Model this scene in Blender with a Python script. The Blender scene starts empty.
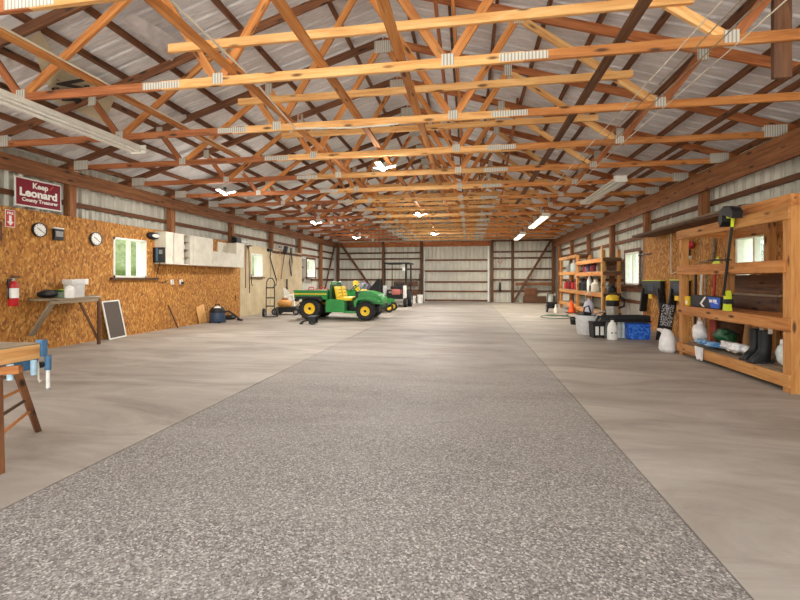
import bpy, bmesh, math, random
from mathutils import Vector, Matrix, Euler
random.seed(7)
S = bpy.context.scene
COL = S.collection
PI = math.pi

# ---------------------------------------------------------------- camera model
F, UC, YH, H = 425.0, 400.0, 279.0, 1.24
TH = math.atan(69.0 / F)
CS, SN = math.cos(TH), math.sin(TH)
def ray(u, y):
    k = (u - UC) / F
    return Vector((-SN + k * CS, CS + k * SN, (YH - y) / F))
def on_x(u, y, X):
    d = ray(u, y); t = X / d.x
    return Vector((X, t * d.y, H + t * d.z))
def on_y(u, y, Y):
    d = ray(u, y); t = Y / d.y
    return Vector((t * d.x, Y, H + t * d.z))
def on_z(u, y, Z=0.0):
    d = ray(u, y); t = (Z - H) / d.z
    return Vector((t * d.x, t * d.y, Z))

cam = bpy.data.cameras.new('camera'); camo = bpy.data.objects.new('camera', cam); COL.objects.link(camo)
cam.sensor_width = 36; cam.lens = F / 800 * 36; cam.clip_start = 0.05; cam.clip_end = 300
cam.shift_y = -(300 - YH) / 800.0
camo.location = (0, 0, H); camo.rotation_euler = (PI / 2, 0, TH)
S.camera = camo

# ---------------------------------------------------------------- materials
def lin(c):
    c = c / 255.0
    return c / 12.92 if c <= 0.04045 else ((c + 0.055) / 1.055) ** 2.4
def rgb(t): return (lin(t[0]), lin(t[1]), lin(t[2]), 1)
class NT:
    def __init__(s, name):
        s.m = bpy.data.materials.new(name); s.m.use_nodes = True
        s.t = s.m.node_tree; s.b = s.t.nodes['Principled BSDF']
    def n(s, typ, **kw):
        nd = s.t.nodes.new(typ)
        for k, v in kw.items():
            if k.startswith('i_'): nd.inputs[k[2:].replace('_', ' ')].default_value = v
            else: setattr(nd, k, v)
        return nd
    def l(s, a, b): s.t.links.new(a, b)
    def coords(s, scale=(1, 1, 1), kind='Object'):
        c = s.n('ShaderNodeTexCoord'); mp = s.n('ShaderNodeMapping')
        mp.inputs['Scale'].default_value = scale
        s.l(c.outputs[kind], mp.inputs['Vector']); return mp.outputs['Vector']
    def noise(s, vec, scale, detail=3, rough=0.55, dist=0.0):
        nd = s.n('ShaderNodeTexNoise'); nd.inputs['Scale'].default_value = scale
        nd.inputs['Detail'].default_value = detail; nd.inputs['Roughness'].default_value = rough
        nd.inputs['Distortion'].default_value = dist
        s.l(vec, nd.inputs['Vector']); return nd.outputs['Fac']
    def ramp(s, fac, stops):
        r = s.n('ShaderNodeValToRGB'); e = r.color_ramp.elements
        while len(e) < len(stops): e.new(0.5)
        for i, (p, c) in enumerate(stops):
            e[i].position = p; e[i].color = rgb(c) if len(c) == 3 else c
        s.l(fac, r.inputs['Fac']); return r.outputs['Color']
    def mix(s, fac, a, b, mode='MIX'):
        m = s.n('ShaderNodeMix', data_type='RGBA', blend_type=mode)
        for sock, v in ((m.inputs[0], fac), (m.inputs[6], a), (m.inputs[7], b)):
            if isinstance(v, (int, float)): sock.default_value = v
            elif isinstance(v, tuple): sock.default_value = rgb(v)
            else: s.l(v, sock)
        return m.outputs[2]
    def bump(s, h, strength=0.3, dist=0.01):
        b = s.n('ShaderNodeBump'); b.inputs['Strength'].default_value = strength; b.inputs['Distance'].default_value = dist
        s.l(h, b.inputs['Height']); s.l(b.outputs['Normal'], s.b.inputs['Normal'])
    def fin(s, col=None, rough=0.6, metal=0.0):
        if col is not None:
            if isinstance(col, tuple): s.b.inputs['Base Color'].default_value = rgb(col)
            else: s.l(col, s.b.inputs['Base Color'])
        s.b.inputs['Roughness'].default_value = rough; s.b.inputs['Metallic'].default_value = metal
        return s.m
MATS = {}
def plain(name, c, rough=0.5, metal=0.0, var=0.12, scale=14.0, bump=0.0):
    """flat paint, plastic or metal with a little mottling"""
    if name in MATS: return MATS[name]
    t = NT(name); v = t.coords(); f = t.noise(v, scale, 3)
    d = tuple(max(0, x * (1 - var)) for x in c); u = tuple(min(255, x * (1 + var)) for x in c)
    col = t.ramp(f, [(0.3, d), (0.7, u)])
    if bump: t.bump(f, bump, 0.01)
    MATS[name] = t.fin(col, rough, metal); return MATS[name]
def lumber(name, a, b, c, rough=0.75):
    """sawn softwood: grain along local X, knots, tone differing from board to board"""
    t = NT(name)
    oi = t.n('ShaderNodeObjectInfo')
    co = t.n('ShaderNodeTexCoord'); add = t.n('ShaderNodeVectorMath', operation='ADD')
    mul = t.n('ShaderNodeMath', operation='MULTIPLY'); mul.inputs[1].default_value = 37.0
    t.l(oi.outputs['Random'], mul.inputs[0]); t.l(co.outputs['Object'], add.inputs[0]); t.l(mul.outputs[0], add.inputs[1])
    mp = t.n('ShaderNodeMapping'); mp.inputs['Scale'].default_value = (1.6, 22, 22); t.l(add.outputs[0], mp.inputs['Vector'])
    g = t.noise(mp.outputs[0], 1.0, 5, 0.65, 0.6)
    mp2 = t.n('ShaderNodeMapping'); mp2.inputs['Scale'].default_value = (0.9, 3, 3); t.l(add.outputs[0], mp2.inputs['Vector'])
    blot = t.noise(mp2.outputs[0], 1.3, 3)
    base = t.ramp(g, [(0.28, b), (0.5, a), (0.75, c)])
    base = t.mix(t.ramp(blot, [(0.38, (0, 0, 0)), (0.7, (150, 150, 150))]), base, b)
    vo = t.n('ShaderNodeTexVoronoi'); vo.inputs['Scale'].default_value = 1.0
    mp3 = t.n('ShaderNodeMapping'); mp3.inputs['Scale'].default_value = (2.6, 9, 9); t.l(add.outputs[0], mp3.inputs['Vector']); t.l(mp3.outputs[0], vo.inputs['Vector'])
    kn = t.ramp(vo.outputs['Distance'], [(0.10, (255, 255, 255)), (0.22, (0, 0, 0))])
    base = t.mix(kn, base, tuple(int(x * 0.55) for x in b))
    hs = t.n('ShaderNodeHueSaturation')
    mr = t.n('ShaderNodeMapRange'); mr.inputs['To Min'].default_value = 0.80; mr.inputs['To Max'].default_value = 1.18
    t.l(oi.outputs['Random'], mr.inputs['Value']); t.l(mr.outputs[0], hs.inputs['Value']); t.l(base, hs.inputs['Color'])
    t.bump(g, 0.25, 0.004)
    MATS[name] = t.fin(hs.outputs['Color'], rough); return MATS[name]
WL = lumber('pine_pale', (224, 172, 108), (190, 128, 66), (240, 204, 148))
WO = lumber('pine_orange', (200, 130, 66), (146, 84, 40), (224, 164, 98))
WR = lumber('pine_red', (166, 98, 54), (112, 60, 32), (196, 132, 82))
WD = lumber('pine_brown', (116, 72, 44), (74, 44, 28), (146, 98, 62))
WB = lumber('timber_brown', (144, 92, 54), (98, 58, 34), (176, 122, 78))
WY = lumber('pine_golden', (200, 140, 76), (160, 98, 46), (218, 166, 104))
WG = lumber('timber_grey', (150, 132, 108), (112, 94, 74), (182, 166, 140))
WX = lumber('lumber_dark', (96, 62, 40), (60, 38, 26), (126, 86, 56))

def osb():
    t = NT('osb_board'); v = t.coords()
    a = t.n('ShaderNodeTexVoronoi'); a.inputs['Scale'].default_value = 1.0
    mp = t.n('ShaderNodeMapping'); mp.inputs['Scale'].default_value = (40, 34, 17); t.l(v, mp.inputs['Vector'])
    dn = t.noise(v, 9, 3); ad = t.n('ShaderNodeVectorMath', operation='ADD'); t.l(mp.outputs[0], ad.inputs[0]); t.l(dn, ad.inputs[1]); t.l(ad.outputs[0], a.inputs['Vector'])
    sp = t.n('ShaderNodeSeparateColor'); t.l(a.outputs['Color'], sp.inputs[0])
    col = t.ramp(sp.outputs[0], [(0.0, (124, 76, 32)), (0.25, (164, 104, 42)), (0.6, (186, 126, 54)), (0.88, (202, 146, 72)), (1.0, (218, 170, 98))])
    mpf = t.n('ShaderNodeMapping'); mpf.inputs['Scale'].default_value = (1, 1.5, .7); t.l(v, mpf.inputs['Vector']); f2 = t.noise(mpf.outputs[0], 17, 5, 0.75)
    col = t.mix(t.ramp(f2, [(0.30, (255, 255, 255)), (0.44, (0, 0, 0))]), col, (108, 64, 28))
    big = t.noise(v, 1.1, 3)
    col = t.mix(t.ramp(big, [(0.4, (0, 0, 0)), (0.75, (120, 120, 120))]), col, (168, 130, 84))
    t.bump(sp.outputs[1], 0.25, 0.004)
    MATS['osb'] = t.fin(col, 0.8); return MATS['osb']
OSB = osb()
def concrete(name, base, dark, light, speck):
    t = NT(name); v = t.coords()
    big = t.noise(v, 0.55, 4, 0.6)
    mp = t.n('ShaderNodeMapping'); mp.inputs['Scale'].default_value = (0.45, 1.6, 1); t.l(v, mp.inputs['Vector'])
    streak = t.noise(mp.outputs[0], 1.2, 5, 0.65, 0.8)
    fine = t.noise(v, 38, 4, 0.7)
    col = t.ramp(streak, [(0.3, dark), (0.5, base), (0.72, light)])
    col = t.mix(t.ramp(big, [(0.35, (130, 130, 130)), (0.65, (0, 0, 0))]), col, dark)
    col = t.mix(t.ramp(fine, [(0.35, (70, 70, 70)), (0.62, (0, 0, 0))]), col, tuple(int(x * 0.75) for x in dark))
    mp4 = t.n('ShaderNodeMapping'); mp4.inputs['Scale'].default_value = (0.8, 2.4, 1); t.l(v, mp4.inputs['Vector'])
    st = t.noise(mp4.outputs[0], 1.7, 6, 0.75, 1.5)
    col = t.mix(t.ramp(st, [(0.60, (0, 0, 0)), (0.74, (190, 190, 190))]), col, (100, 88, 76))
    h = fine
    if speck:
        # exposed aggregate: coarse pebbles by the door that wear smooth further in
        vo = t.n('ShaderNodeTexVoronoi'); vo.inputs['Scale'].default_value = 120; t.l(v, vo.inputs['Vector'])
        sp = t.n('ShaderNodeSeparateColor'); t.l(vo.outputs['Color'], sp.inputs[0])
        peb = t.ramp(sp.outputs[0], [(0.0, (80, 74, 70)), (0.3, (114, 107, 101)), (0.6, (140, 133, 126)), (0.85, (164, 157, 149)), (1.0, (204, 197, 188))])
        xyz = t.n('ShaderNodeSeparateXYZ'); t.l(v, xyz.inputs[0])
        mr = t.n('ShaderNodeMapRange'); mr.inputs['From Min'].default_value = 1.8; mr.inputs['From Max'].default_value = 8.0
        mr.inputs['To Min'].default_value = 0.92; mr.inputs['To Max'].default_value = 0.06
        t.l(xyz.outputs['Y'], mr.inputs['Value'])
        nn = t.noise(mp.outputs[0], 0.9, 4)
        ad = t.n('ShaderNodeMath', operation='MULTIPLY_ADD'); ad.inputs[1].default_value = 0.7; ad.inputs[2].default_value = 0.0
        sub = t.n('ShaderNodeMath', operation='SUBTRACT'); sub.inputs[1].default_value = 0.5; t.l(nn, sub.inputs[0])
        t.l(sub.outputs[0], ad.inputs[0]); a2 = t.n('ShaderNodeMath', operation='ADD', use_clamp=True)
        t.l(ad.outputs[0], a2.inputs[0]); t.l(mr.outputs[0], a2.inputs[1])
        col = t.mix(a2.outputs[0], col, peb)
        h = vo.outputs['Distance']
    t.bump(h, 0.35, 0.004)
    MATS[name] = t.fin(col, 0.62); return MATS[name]
CON = concrete('concrete_smooth', (168, 158, 146), (138, 127, 115), (192, 183, 171), False)
AGG = concrete('concrete_aggregate', (158, 149, 140), (128, 119, 111), (180, 172, 163), True)
def siding_mat(name, c, streak=0.10):
    t = NT(name); v = t.coords((1.0, 1.0, 0.5)); f = t.noise(v, 2.2, 4)
    d = tuple(int(x * (1 - streak)) for x in c); col = t.ramp(f, [(0.3, d), (0.7, c)])
    MATS[name] = t.fin(col, 0.5); return MATS[name]
SID = siding_mat('white_steel_siding', (212, 209, 197))
def roofmat():
    t = NT('roof_liner'); v = t.coords((1.2, 9, 1.2)); f = t.noise(v, 3.2, 5, 0.7, 0.5)
    v2 = t.coords(); g = t.noise(v2, 1.6, 4)
    col = t.ramp(f, [(0.3, (194, 194, 198)), (0.55, (224, 223, 224)), (0.8, (242, 240, 238))])
    col = t.mix(t.ramp(g, [(0.4, (0, 0, 0)), (0.7, (110, 110, 110))]), col, (196, 190, 196))
    t.bump(f, 0.3, 0.02)
    MATS['roof'] = t.fin(col, 0.55); return MATS['roof']
ROOF = roofmat()
def tex_wave(name, c, d, axis='Y', scale=5.0):
    t = NT(name); v = t.coords(); w = t.n('ShaderNodeTexWave', bands_direction=axis); w.inputs['Scale'].default_value = scale; t.l(v, w.inputs['Vector'])
    r = t.ramp(w.outputs['Fac'], [(0.0, (0, 0, 0)), (0.08, (255, 255, 255))])
    f = t.noise(v, 3.0, 4); col = t.ramp(f, [(0.3, d), (0.7, c)])
    t.bump(r, 0.8, 0.012); MATS[name] = t.fin(col, 0.65); return MATS[name]
T111 = tex_wave('beige_groove_sheathing', (206, 188, 154), (184, 164, 128), 'Y', 2.6)
STEEL = plain('galvanised_steel', (178, 178, 172), 0.42, 0.55)
BLACK = plain('black_plastic', (20, 20, 22), 0.55)
RUB = plain('black_rubber', (34, 34, 36), 0.75, bump=0.2)
DGREY = plain('dark_grey_metal', (62, 62, 64), 0.45, 0.4)
GREY = plain('grey_plastic', (140, 140, 138), 0.5)
WHITE = plain('white_plastic', (236, 234, 228), 0.45, var=0.04)
CABW = plain('cream_white_paint', (216, 210, 194), 0.5, var=0.05, scale=4)
GREEN = plain('tractor_green', (38, 142, 62), 0.35, var=0.06)
DGREEN = plain('dark_green', (28, 84, 48), 0.45)
YEL = plain('yellow_vinyl', (246, 206, 34), 0.45, var=0.05)
LIME = plain('lime_plastic', (206, 222, 44), 0.45, var=0.05)
RED = plain('red_paint', (190, 28, 34), 0.4, var=0.08)
SIGNR = plain('maroon_sign', (126, 8, 36), 0.7, var=0.04)
BLUE = plain('blue_plastic', (22, 86, 204), 0.4, var=0.1)
STEELB = plain('steel_blue_paint', (70, 112, 146), 0.45, var=0.12)
NAVY = plain('navy_plastic', (44, 62, 88), 0.45)
ORANGE = plain('orange_plastic', (240, 92, 26), 0.5, var=0.05)
TAN = plain('tan_plastic', (196, 138, 66), 0.5)
BAG = plain('white_bag', (232, 228, 228), 0.5, var=0.06, scale=9, bump=0.5)
CLEAR = plain('milky_plastic', (206, 214, 210), 0.35, var=0.06)
PINK = plain('faded_red', (190, 110, 104), 0.5)
PURP = plain('dull_purple', (96, 84, 104), 0.6)
MAROON = plain('dark_maroon', (116, 26, 40), 0.5)
TRIMW = plain('white_vinyl', (230, 230, 222), 0.4, var=0.03)
def emis(name, c, st):
    t = NT(name); t.b.inputs['Emission Color'].default_value = rgb(c); t.b.inputs['Emission Strength'].default_value = st
    MATS[name] = t.fin(c, 0.4); return MATS[name]
LED = emis('led_lens', (255, 252, 246), 14.0)
TUBE = emis('lit_tube', (255, 246, 220), 5.0)
def glass():
    t = NT('window_glass'); t.b.inputs['Transmission Weight'].default_value = 1.0; t.b.inputs['IOR'].default_value = 1.02
    t.b.inputs['Alpha'].default_value = 0.35
    MATS['glass'] = t.fin((235, 244, 240), 0.02); return MATS['glass']
GLASS = glass()
def mesh_screen():
    t = NT('screen_mesh'); v = t.coords(); f = t.noise(v, 120, 2); MATS['scr'] = t.fin(t.ramp(f, [(0.3, (66, 58, 52)), (0.7, (112, 100, 92))]), 0.8); return MATS['scr']
SCR = mesh_screen()
def fabric(name, a, b, scale=20):
    t = NT(name); v = t.coords(); f = t.noise(v, scale, 4, 0.6); t.bump(f, 0.6, 0.02); MATS[name] = t.fin(t.ramp(f, [(0.42, a), (0.58, b)]), 0.85); return MATS[name]
CLOTH = fabric('white_print_cloth', (206, 204, 206), (238, 236, 236), 14)
BLUCL = fabric('blue_tarp', (60, 120, 176), (170, 196, 214), 6)
WRITE = fabric('scribbled_board', (26, 26, 28), (30, 30, 32), 20)
def scribble():
    t = NT('chalk_marks'); v = t.coords(); f = t.noise(v, 42, 2, 0.5, 1.5); t2 = t.ramp(f, [(0.52, (26, 26, 28)), (0.57, (226, 230, 236))]); MATS['scrib'] = t.fin(t2, 0.7); return MATS['scrib']
SCRIB = scribble()
BLUSPK = fabric('blue_printed_bin', (18, 72, 196), (70, 140, 232), 22)

# ---------------------------------------------------------------- mesh builder
class MB:
    def __init__(s): s.bm = bmesh.new()
    def _x(s, vs, M):
        if M is not None: bmesh.ops.transform(s.bm, matrix=M, verts=vs)
    def box(s, x0, x1, y0, y1, z0, z1, M=None, bev=0.0):
        r = bmesh.ops.create_cube(s.bm, size=1.0); vs = r['verts']
        for v in vs: v.co = Vector(((x0 + x1) / 2 + v.co.x * (x1 - x0), (y0 + y1) / 2 + v.co.y * (y1 - y0), (z0 + z1) / 2 + v.co.z * (z1 - z0)))
        if bev:
            es = list({e for v in vs for e in v.link_edges})
            rb = bmesh.ops.bevel(s.bm, geom=es, offset=bev, segments=2, affect='EDGES', profile=0.6)
            vs = list({v for f in rb['faces'] for v in f.verts} | {v for v in vs if v.is_valid})
        s._x(vs, M); return s
    def cyl(s, p0, p1, r0, r1=None, seg=14, cap=True):
        p0, p1 = Vector(p0), Vector(p1); r1 = r0 if r1 is None else r1
        d = p1 - p0
        M = Matrix.Translation((p0 + p1) / 2) @ d.to_track_quat('Z', 'Y').to_matrix().to_4x4()
        bmesh.ops.create_cone(s.bm, cap_ends=cap, segments=seg, radius1=max(r0, 1e-4), radius2=max(r1, 1e-4), depth=d.length, matrix=M); return s
    def tube(s, pts, r, seg=8, closed=False):
        pts = [Vector(p) for p in pts]; n = len(pts); rings = []
        up = Vector((0, 0, 1))
        for i, p in enumerate(pts):
            a = pts[(i - 1) % n] if (closed or i > 0) else p; b = pts[(i + 1) % n] if (closed or i < n - 1) else p
            t = (b - a).normalized(); x = t.cross(up)
            if x.length < 1e-3: x = t.cross(Vector((1, 0, 0)))
            x.normalize(); y = x.cross(t)
            rings.append([s.bm.verts.new(p + (x * math.cos(2 * PI * k / seg) + y * math.sin(2 * PI * k / seg)) * r) for k in range(seg)])
        for i in range(n if closed else n - 1):
            A, B = rings[i], rings[(i + 1) % n]
            for k in range(seg): s.bm.faces.new((A[k], A[(k + 1) % seg], B[(k + 1) % seg], B[k]))
        if not closed:
            s.bm.faces.new(rings[0][::-1]); s.bm.faces.new(rings[-1])
        return s
    def lathe(s, prof, seg=20, M=None, sx=1.0, sy=1.0):
        rings = []; vs = []
        for r, z in prof:
            ring = [s.bm.verts.new((r * sx * math.cos(2 * PI * k / seg), r * sy * math.sin(2 * PI * k / seg), z)) for k in range(seg)] if r > 1e-6 else [s.bm.verts.new((0, 0, z))]
            rings.append(ring); vs += ring
        for A, B in zip(rings, rings[1:]):
            if len(A) == 1 and len(B) == 1: continue
            for k in range(seg):
                a, b = A[k % len(A)], A[(k + 1) % len(A)]; c, d = B[(k + 1) % len(B)], B[k % len(B)]
                f = list(dict.fromkeys((a, b, c, d)))
                if len(f) > 2: s.bm.faces.new(f)
        s._x(vs, M); return s
    def prism(s, pts, h0, h1, axis='y', M=None):
        """outline pts (2D) swept between h0 and h1 along axis"""
        def co(p, h): return {'y': (p[0], h, p[1]), 'x': (h, p[0], p[1]), 'z': (p[0], p[1], h)}[axis]
        A = [s.bm.verts.new(co(p, h0)) for p in pts]; B = [s.bm.verts.new(co(p, h1)) for p in pts]
        n = len(pts); s.bm.faces.new(A); s.bm.faces.new(B[::-1])
        for i in range(n): s.bm.faces.new((A[i], B[i], B[(i + 1) % n], A[(i + 1) % n]))
        s._x(A + B, M); return s
    def blob(s, c, rx, ry, rz, sub=3, rough=0.0, seed=0):
        r = bmesh.ops.create_icosphere(s.bm, subdivisions=sub, radius=1.0); rn = random.Random(seed)
        ph = [rn.uniform(0, 6) for _ in range(6)]
        for v in r['verts']:
            q = v.co.copy()
            k = 1 + rough * (math.sin(3 * q.x + ph[0] + 2 * q.z) + math.sin(4 * q.y + ph[1]) + 0.7 * math.sin(7 * q.z + ph[2] + 3 * q.x) + .5 * math.sin(11 * q.x + ph[3] - 6 * q.y))
            v.co = Vector((c[0] + q.x * rx * k, c[1] + q.y * ry * k, c[2] + q.z * rz * k))
        return s
    def build(s, name, mat, parent=None, loc=(0, 0, 0), smooth=None):
        bmesh.ops.recalc_face_normals(s.bm, faces=s.bm.faces)
        me = bpy.data.meshes.new(name); s.bm.to_mesh(me); s.bm.free()
        me.materials.append(mat)
        if smooth is None: smooth = 0.6
        if smooth:
            me.set_sharp_from_angle(angle=smooth)
            for p in me.polygons: p.use_smooth = True
        o = bpy.data.objects.new(name, me); COL.objects.link(o); o.location = loc
        if parent is not None: o.parent = parent
        return o
def tag(o, label=None, cat=None, group=None, kind=None):
    if label: o['label'] = label
    if cat: o['category'] = cat
    if group: o['group'] = group
    if kind: o['kind'] = kind
    return o
def thing(name, label, cat, loc=(0, 0, 0), rz=0.0, group=None):
    o = bpy.data.objects.new(name, None); COL.objects.link(o); o.location = loc; o.rotation_euler = (0, 0, rz); o.empty_display_size = 0.1
    return tag(o, label, cat, group)
def struct(o): o['kind'] = 'structure'; return o
def beam(name, p0, p1, w, h, mat, parent=None, roll=None, bev=0.004):
    """a board from p0 to p1, w thick sideways and h deep, local X along its length"""
    p0, p1 = Vector(p0), Vector(p1); d = p1 - p0; L = d.length
    x = d / L; up = Vector(roll) if roll else Vector((0, 0, 1))
    y = up.cross(x)
    if y.length < 1e-3: y = Vector((0, 1, 0)).cross(x)
    y.normalize(); z = x.cross(y)
    m = MB(); m.box(-L / 2, L / 2, -w / 2, w / 2, -h / 2, h / 2, bev=bev)
    o = m.build(name, mat, parent)
    R = Matrix((x, y, z)).transposed().to_4x4(); o.matrix_local = Matrix.Translation((p0 + p1) / 2) @ R
    return o
def copy_tree(o, parent=None):
    c = o.copy(); COL.objects.link(c); c.parent = parent
    for ch in list(o.children): copy_tree(ch, c)
    return c
ORD = ['first', 'second', 'third', 'fourth', 'fifth', 'sixth', 'seventh', 'eighth', 'ninth', 'tenth', 'eleventh', 'twelfth', 'thirteenth', 'fourteenth', 'fifteenth', 'sixteenth', 'seventeenth', 'eighteenth', 'nineteenth', 'twentieth']
def text_mesh(name, body, size, mat, parent, M, bold=0.0, depth=0.002, sx=1.0):
    cu = bpy.data.curves.new(name, 'FONT'); cu.body = body; cu.size = size; cu.align_x = 'CENTER'; cu.align_y = 'CENTER'
    cu.extrude = depth; cu.offset = bold; cu.resolution_u = 3
    to = bpy.data.objects.new('tmp', cu); COL.objects.link(to)
    dg = bpy.context.evaluated_depsgraph_get(); dg.update()
    me = bpy.data.meshes.new_from_object(to.evaluated_get(dg)); bpy.data.objects.remove(to)
    for v in me.vertices: v.co.x *= sx
    me.materials.clear(); me.materials.append(mat)
    o = bpy.data.objects.new(name, me); COL.objects.link(o); o.parent = parent; o.matrix_local = M
    return o

# ================================================================ the setting
XL, XR, YB = -7.40, 4.40, 23.2          # inner faces of the side walls' linings, back wall
LX0, LX1 = -2.48, 1.083                 # middle lane of the floor
def slab(name, x0, x1, y0, y1, mat, z0=-0.15, z1=0.0):
    return struct(MB().box(x0, x1, y0, y1, z0, z1).build(name, mat, smooth=0))
slab('floor', XL - .3, LX0 - .007, -3, YB + .2, CON)
slab('floor', LX0, LX1, -3, YB + .2, AGG, -0.15, -0.002)
slab('floor', LX1 + .007, XR + .3, -3, YB + .2, CON)
slab('floor', XL - .3, XR + .3, -3, YB + .2, plain('joint_dirt', (88, 80, 72), 0.9), -0.3, -0.012)
APR = fabric('pale_bounce', (186, 180, 170), (208, 203, 194), 5)
struct(MB().box(-30, 30, -45, -3.01, -.3, -.03).build('bounce_apron', APR, smooth=0))  # unseen pale ground, added to bounce daylight up onto the roof and trusses
GR = fabric('grass_green', (58, 80, 38), (92, 108, 58), 3)
struct(MB().box(-70, 70, -60, 90, -0.5, -0.35).build('ground', GR, smooth=0))

def rects(a0, a1, z0, z1, holes):
    """split a wall rectangle around window holes"""
    holes = [h for h in holes if h[1] > a0 and h[0] < a1]
    out = []; cuts = sorted({a0, a1, *[min(max(h[i], a0), a1) for h in holes for i in (0, 1)]})
    for p, q in zip(cuts, cuts[1:]):
        hs = sorted((h[2], h[3]) for h in holes if h[0] < (p + q) / 2 < h[1]); z = z0
        for b, t in hs:
            if b > z: out.append((p, q, z, b))
            z = max(z, t)
        if z < z1: out.append((p, q, z, z1))
    return out
def siding(name, a0, a1, z0, z1, place, holes=(), mat=SID, pitch=0.2286, rib=0.05):
    """ribbed steel sheet; place(a, off, z) -> point, off towards the room"""
    m = MB(); bm = m.bm
    for p, q, b, t in rects(a0, a1, z0, z1, holes):
        xs = [(p, 0.0)]; k = math.floor(p / pitch)
        while k * pitch < q:
            for d, o in ((0.0, 0), (.032, rib), (.062, rib), (.094, 0), (.15, 0), (.156, .010), (.166, .010), (.172, 0)):
                a = k * pitch + d
                if p < a < q: xs.append((a, o))
            k += 1
        xs.append((q, 0.0)); prev = None
        for a, o in xs:
            cur = (bm.verts.new(place(a, o, b)), bm.verts.new(place(a, o, t)))
            if prev: bm.faces.new((prev[0], cur[0], cur[1], prev[1]))
            prev = cur
    return struct(m.build(name, mat, smooth=0))
W1 = (7.87, 8.80, 1.27, 2.13)       # windows: along the wall from, to, sill, head
W2 = (13.62, 14.42, 1.31, 2.13)
W3 = (18.72, 19.75, 1.32, 2.16)
V1 = (11.98, 12.98, 1.09, 1.97)
V2 = (7.05, 7.90, 1.12, 1.94)
siding('wall_left', -1, YB + .2, 0, 3.45, lambda a, o, z: (XL - .265 + o, a, z), [W1, W2, W3])
siding('wall_right', -1, YB + .2, 0, 3.45, lambda a, o, z: (XR + .275 - o, a, z), [V1, V2])
siding('wall_back', XL - .3, XR + .3, 0, 5.3, lambda a, o, z: (a, YB + .165 - o, z))
def lining(name, side, y0, y1, z0, z1, holes, mat, th=.012):
    m = MB()
    for p, q, b, t in rects(y0, y1, z0, z1, holes):
        x0, x1 = (XL - th, XL) if side < 0 else (XR, XR + th)
        m.box(x0, x1, p, q, b, t)
    return struct(m.build(name, mat, smooth=0))
for k in range(9):      # sheets four feet wide, a hairline apart
    y0 = 12.88 - 1.22 * (k + 1)
    if y0 + 1.22 > 3.0: lining('wall_left_lining', -1, y0 + .002, y0 + 1.218, 0.0, 2.42, [W1], OSB)
lining('wall_left_sheathing', -1, 12.90, 15.05, 0, 2.40, [W2], T111, .016)
lining('wall_left_sheathing', -1, 15.08, 18.1, 0, 2.38, [], T111, .014)
for k in range(7):
    y0 = 11.64 - 1.22 * (k + 1)
    lining('wall_right_lining', 1, y0 + .002, y0 + 1.218, 0.0, 2.3, [V2], OSB)

# roof
XC = -1.40; ZC = 3.315; PITCH = 0.30; HALF = 6.0
def ztop(x): return ZC + .05 + PITCH * (HALF - abs(x - XC))
def roof_side(name, sgn):
    m = MB(); bm = m.bm; prev = None; pitch = .2286; y = -0.4
    ys = []
    while y < YB + .2:
        for d, o in ((0, 0), (.02, .02), (.05, .02), (.07, 0), (.14, 0)): ys.append((y + d, o))
        y += pitch
    e = HALF + .55
    for y, o in ys:
        row = []
        for d in (0.0, e / 3, 2 * e / 3, e):
            x = XC + sgn * d; row.append(bm.verts.new((x, y, ZC + .05 + PITCH * (HALF - d) + .155 + o)))
        if prev:
            for i in range(3): bm.faces.new((prev[i], prev[i + 1], row[i + 1], row[i]))
        prev = row
    return struct(m.build(name, ROOF, smooth=0))
roof_side('roof', -1); roof_side('roof', 1)

def plate():
    t = NT('toothed_plate'); v = t.coords(); w = t.n('ShaderNodeTexWave', bands_direction='X'); w.inputs['Scale'].default_value = 10; t.l(v, w.inputs['Vector'])
    MATS['plate'] = t.fin(t.ramp(w.outputs['Fac'], [(0.2, (150, 146, 134)), (0.5, (204, 202, 194))]), .5, .1); return MATS['plate']
PLATE = plate()
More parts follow.
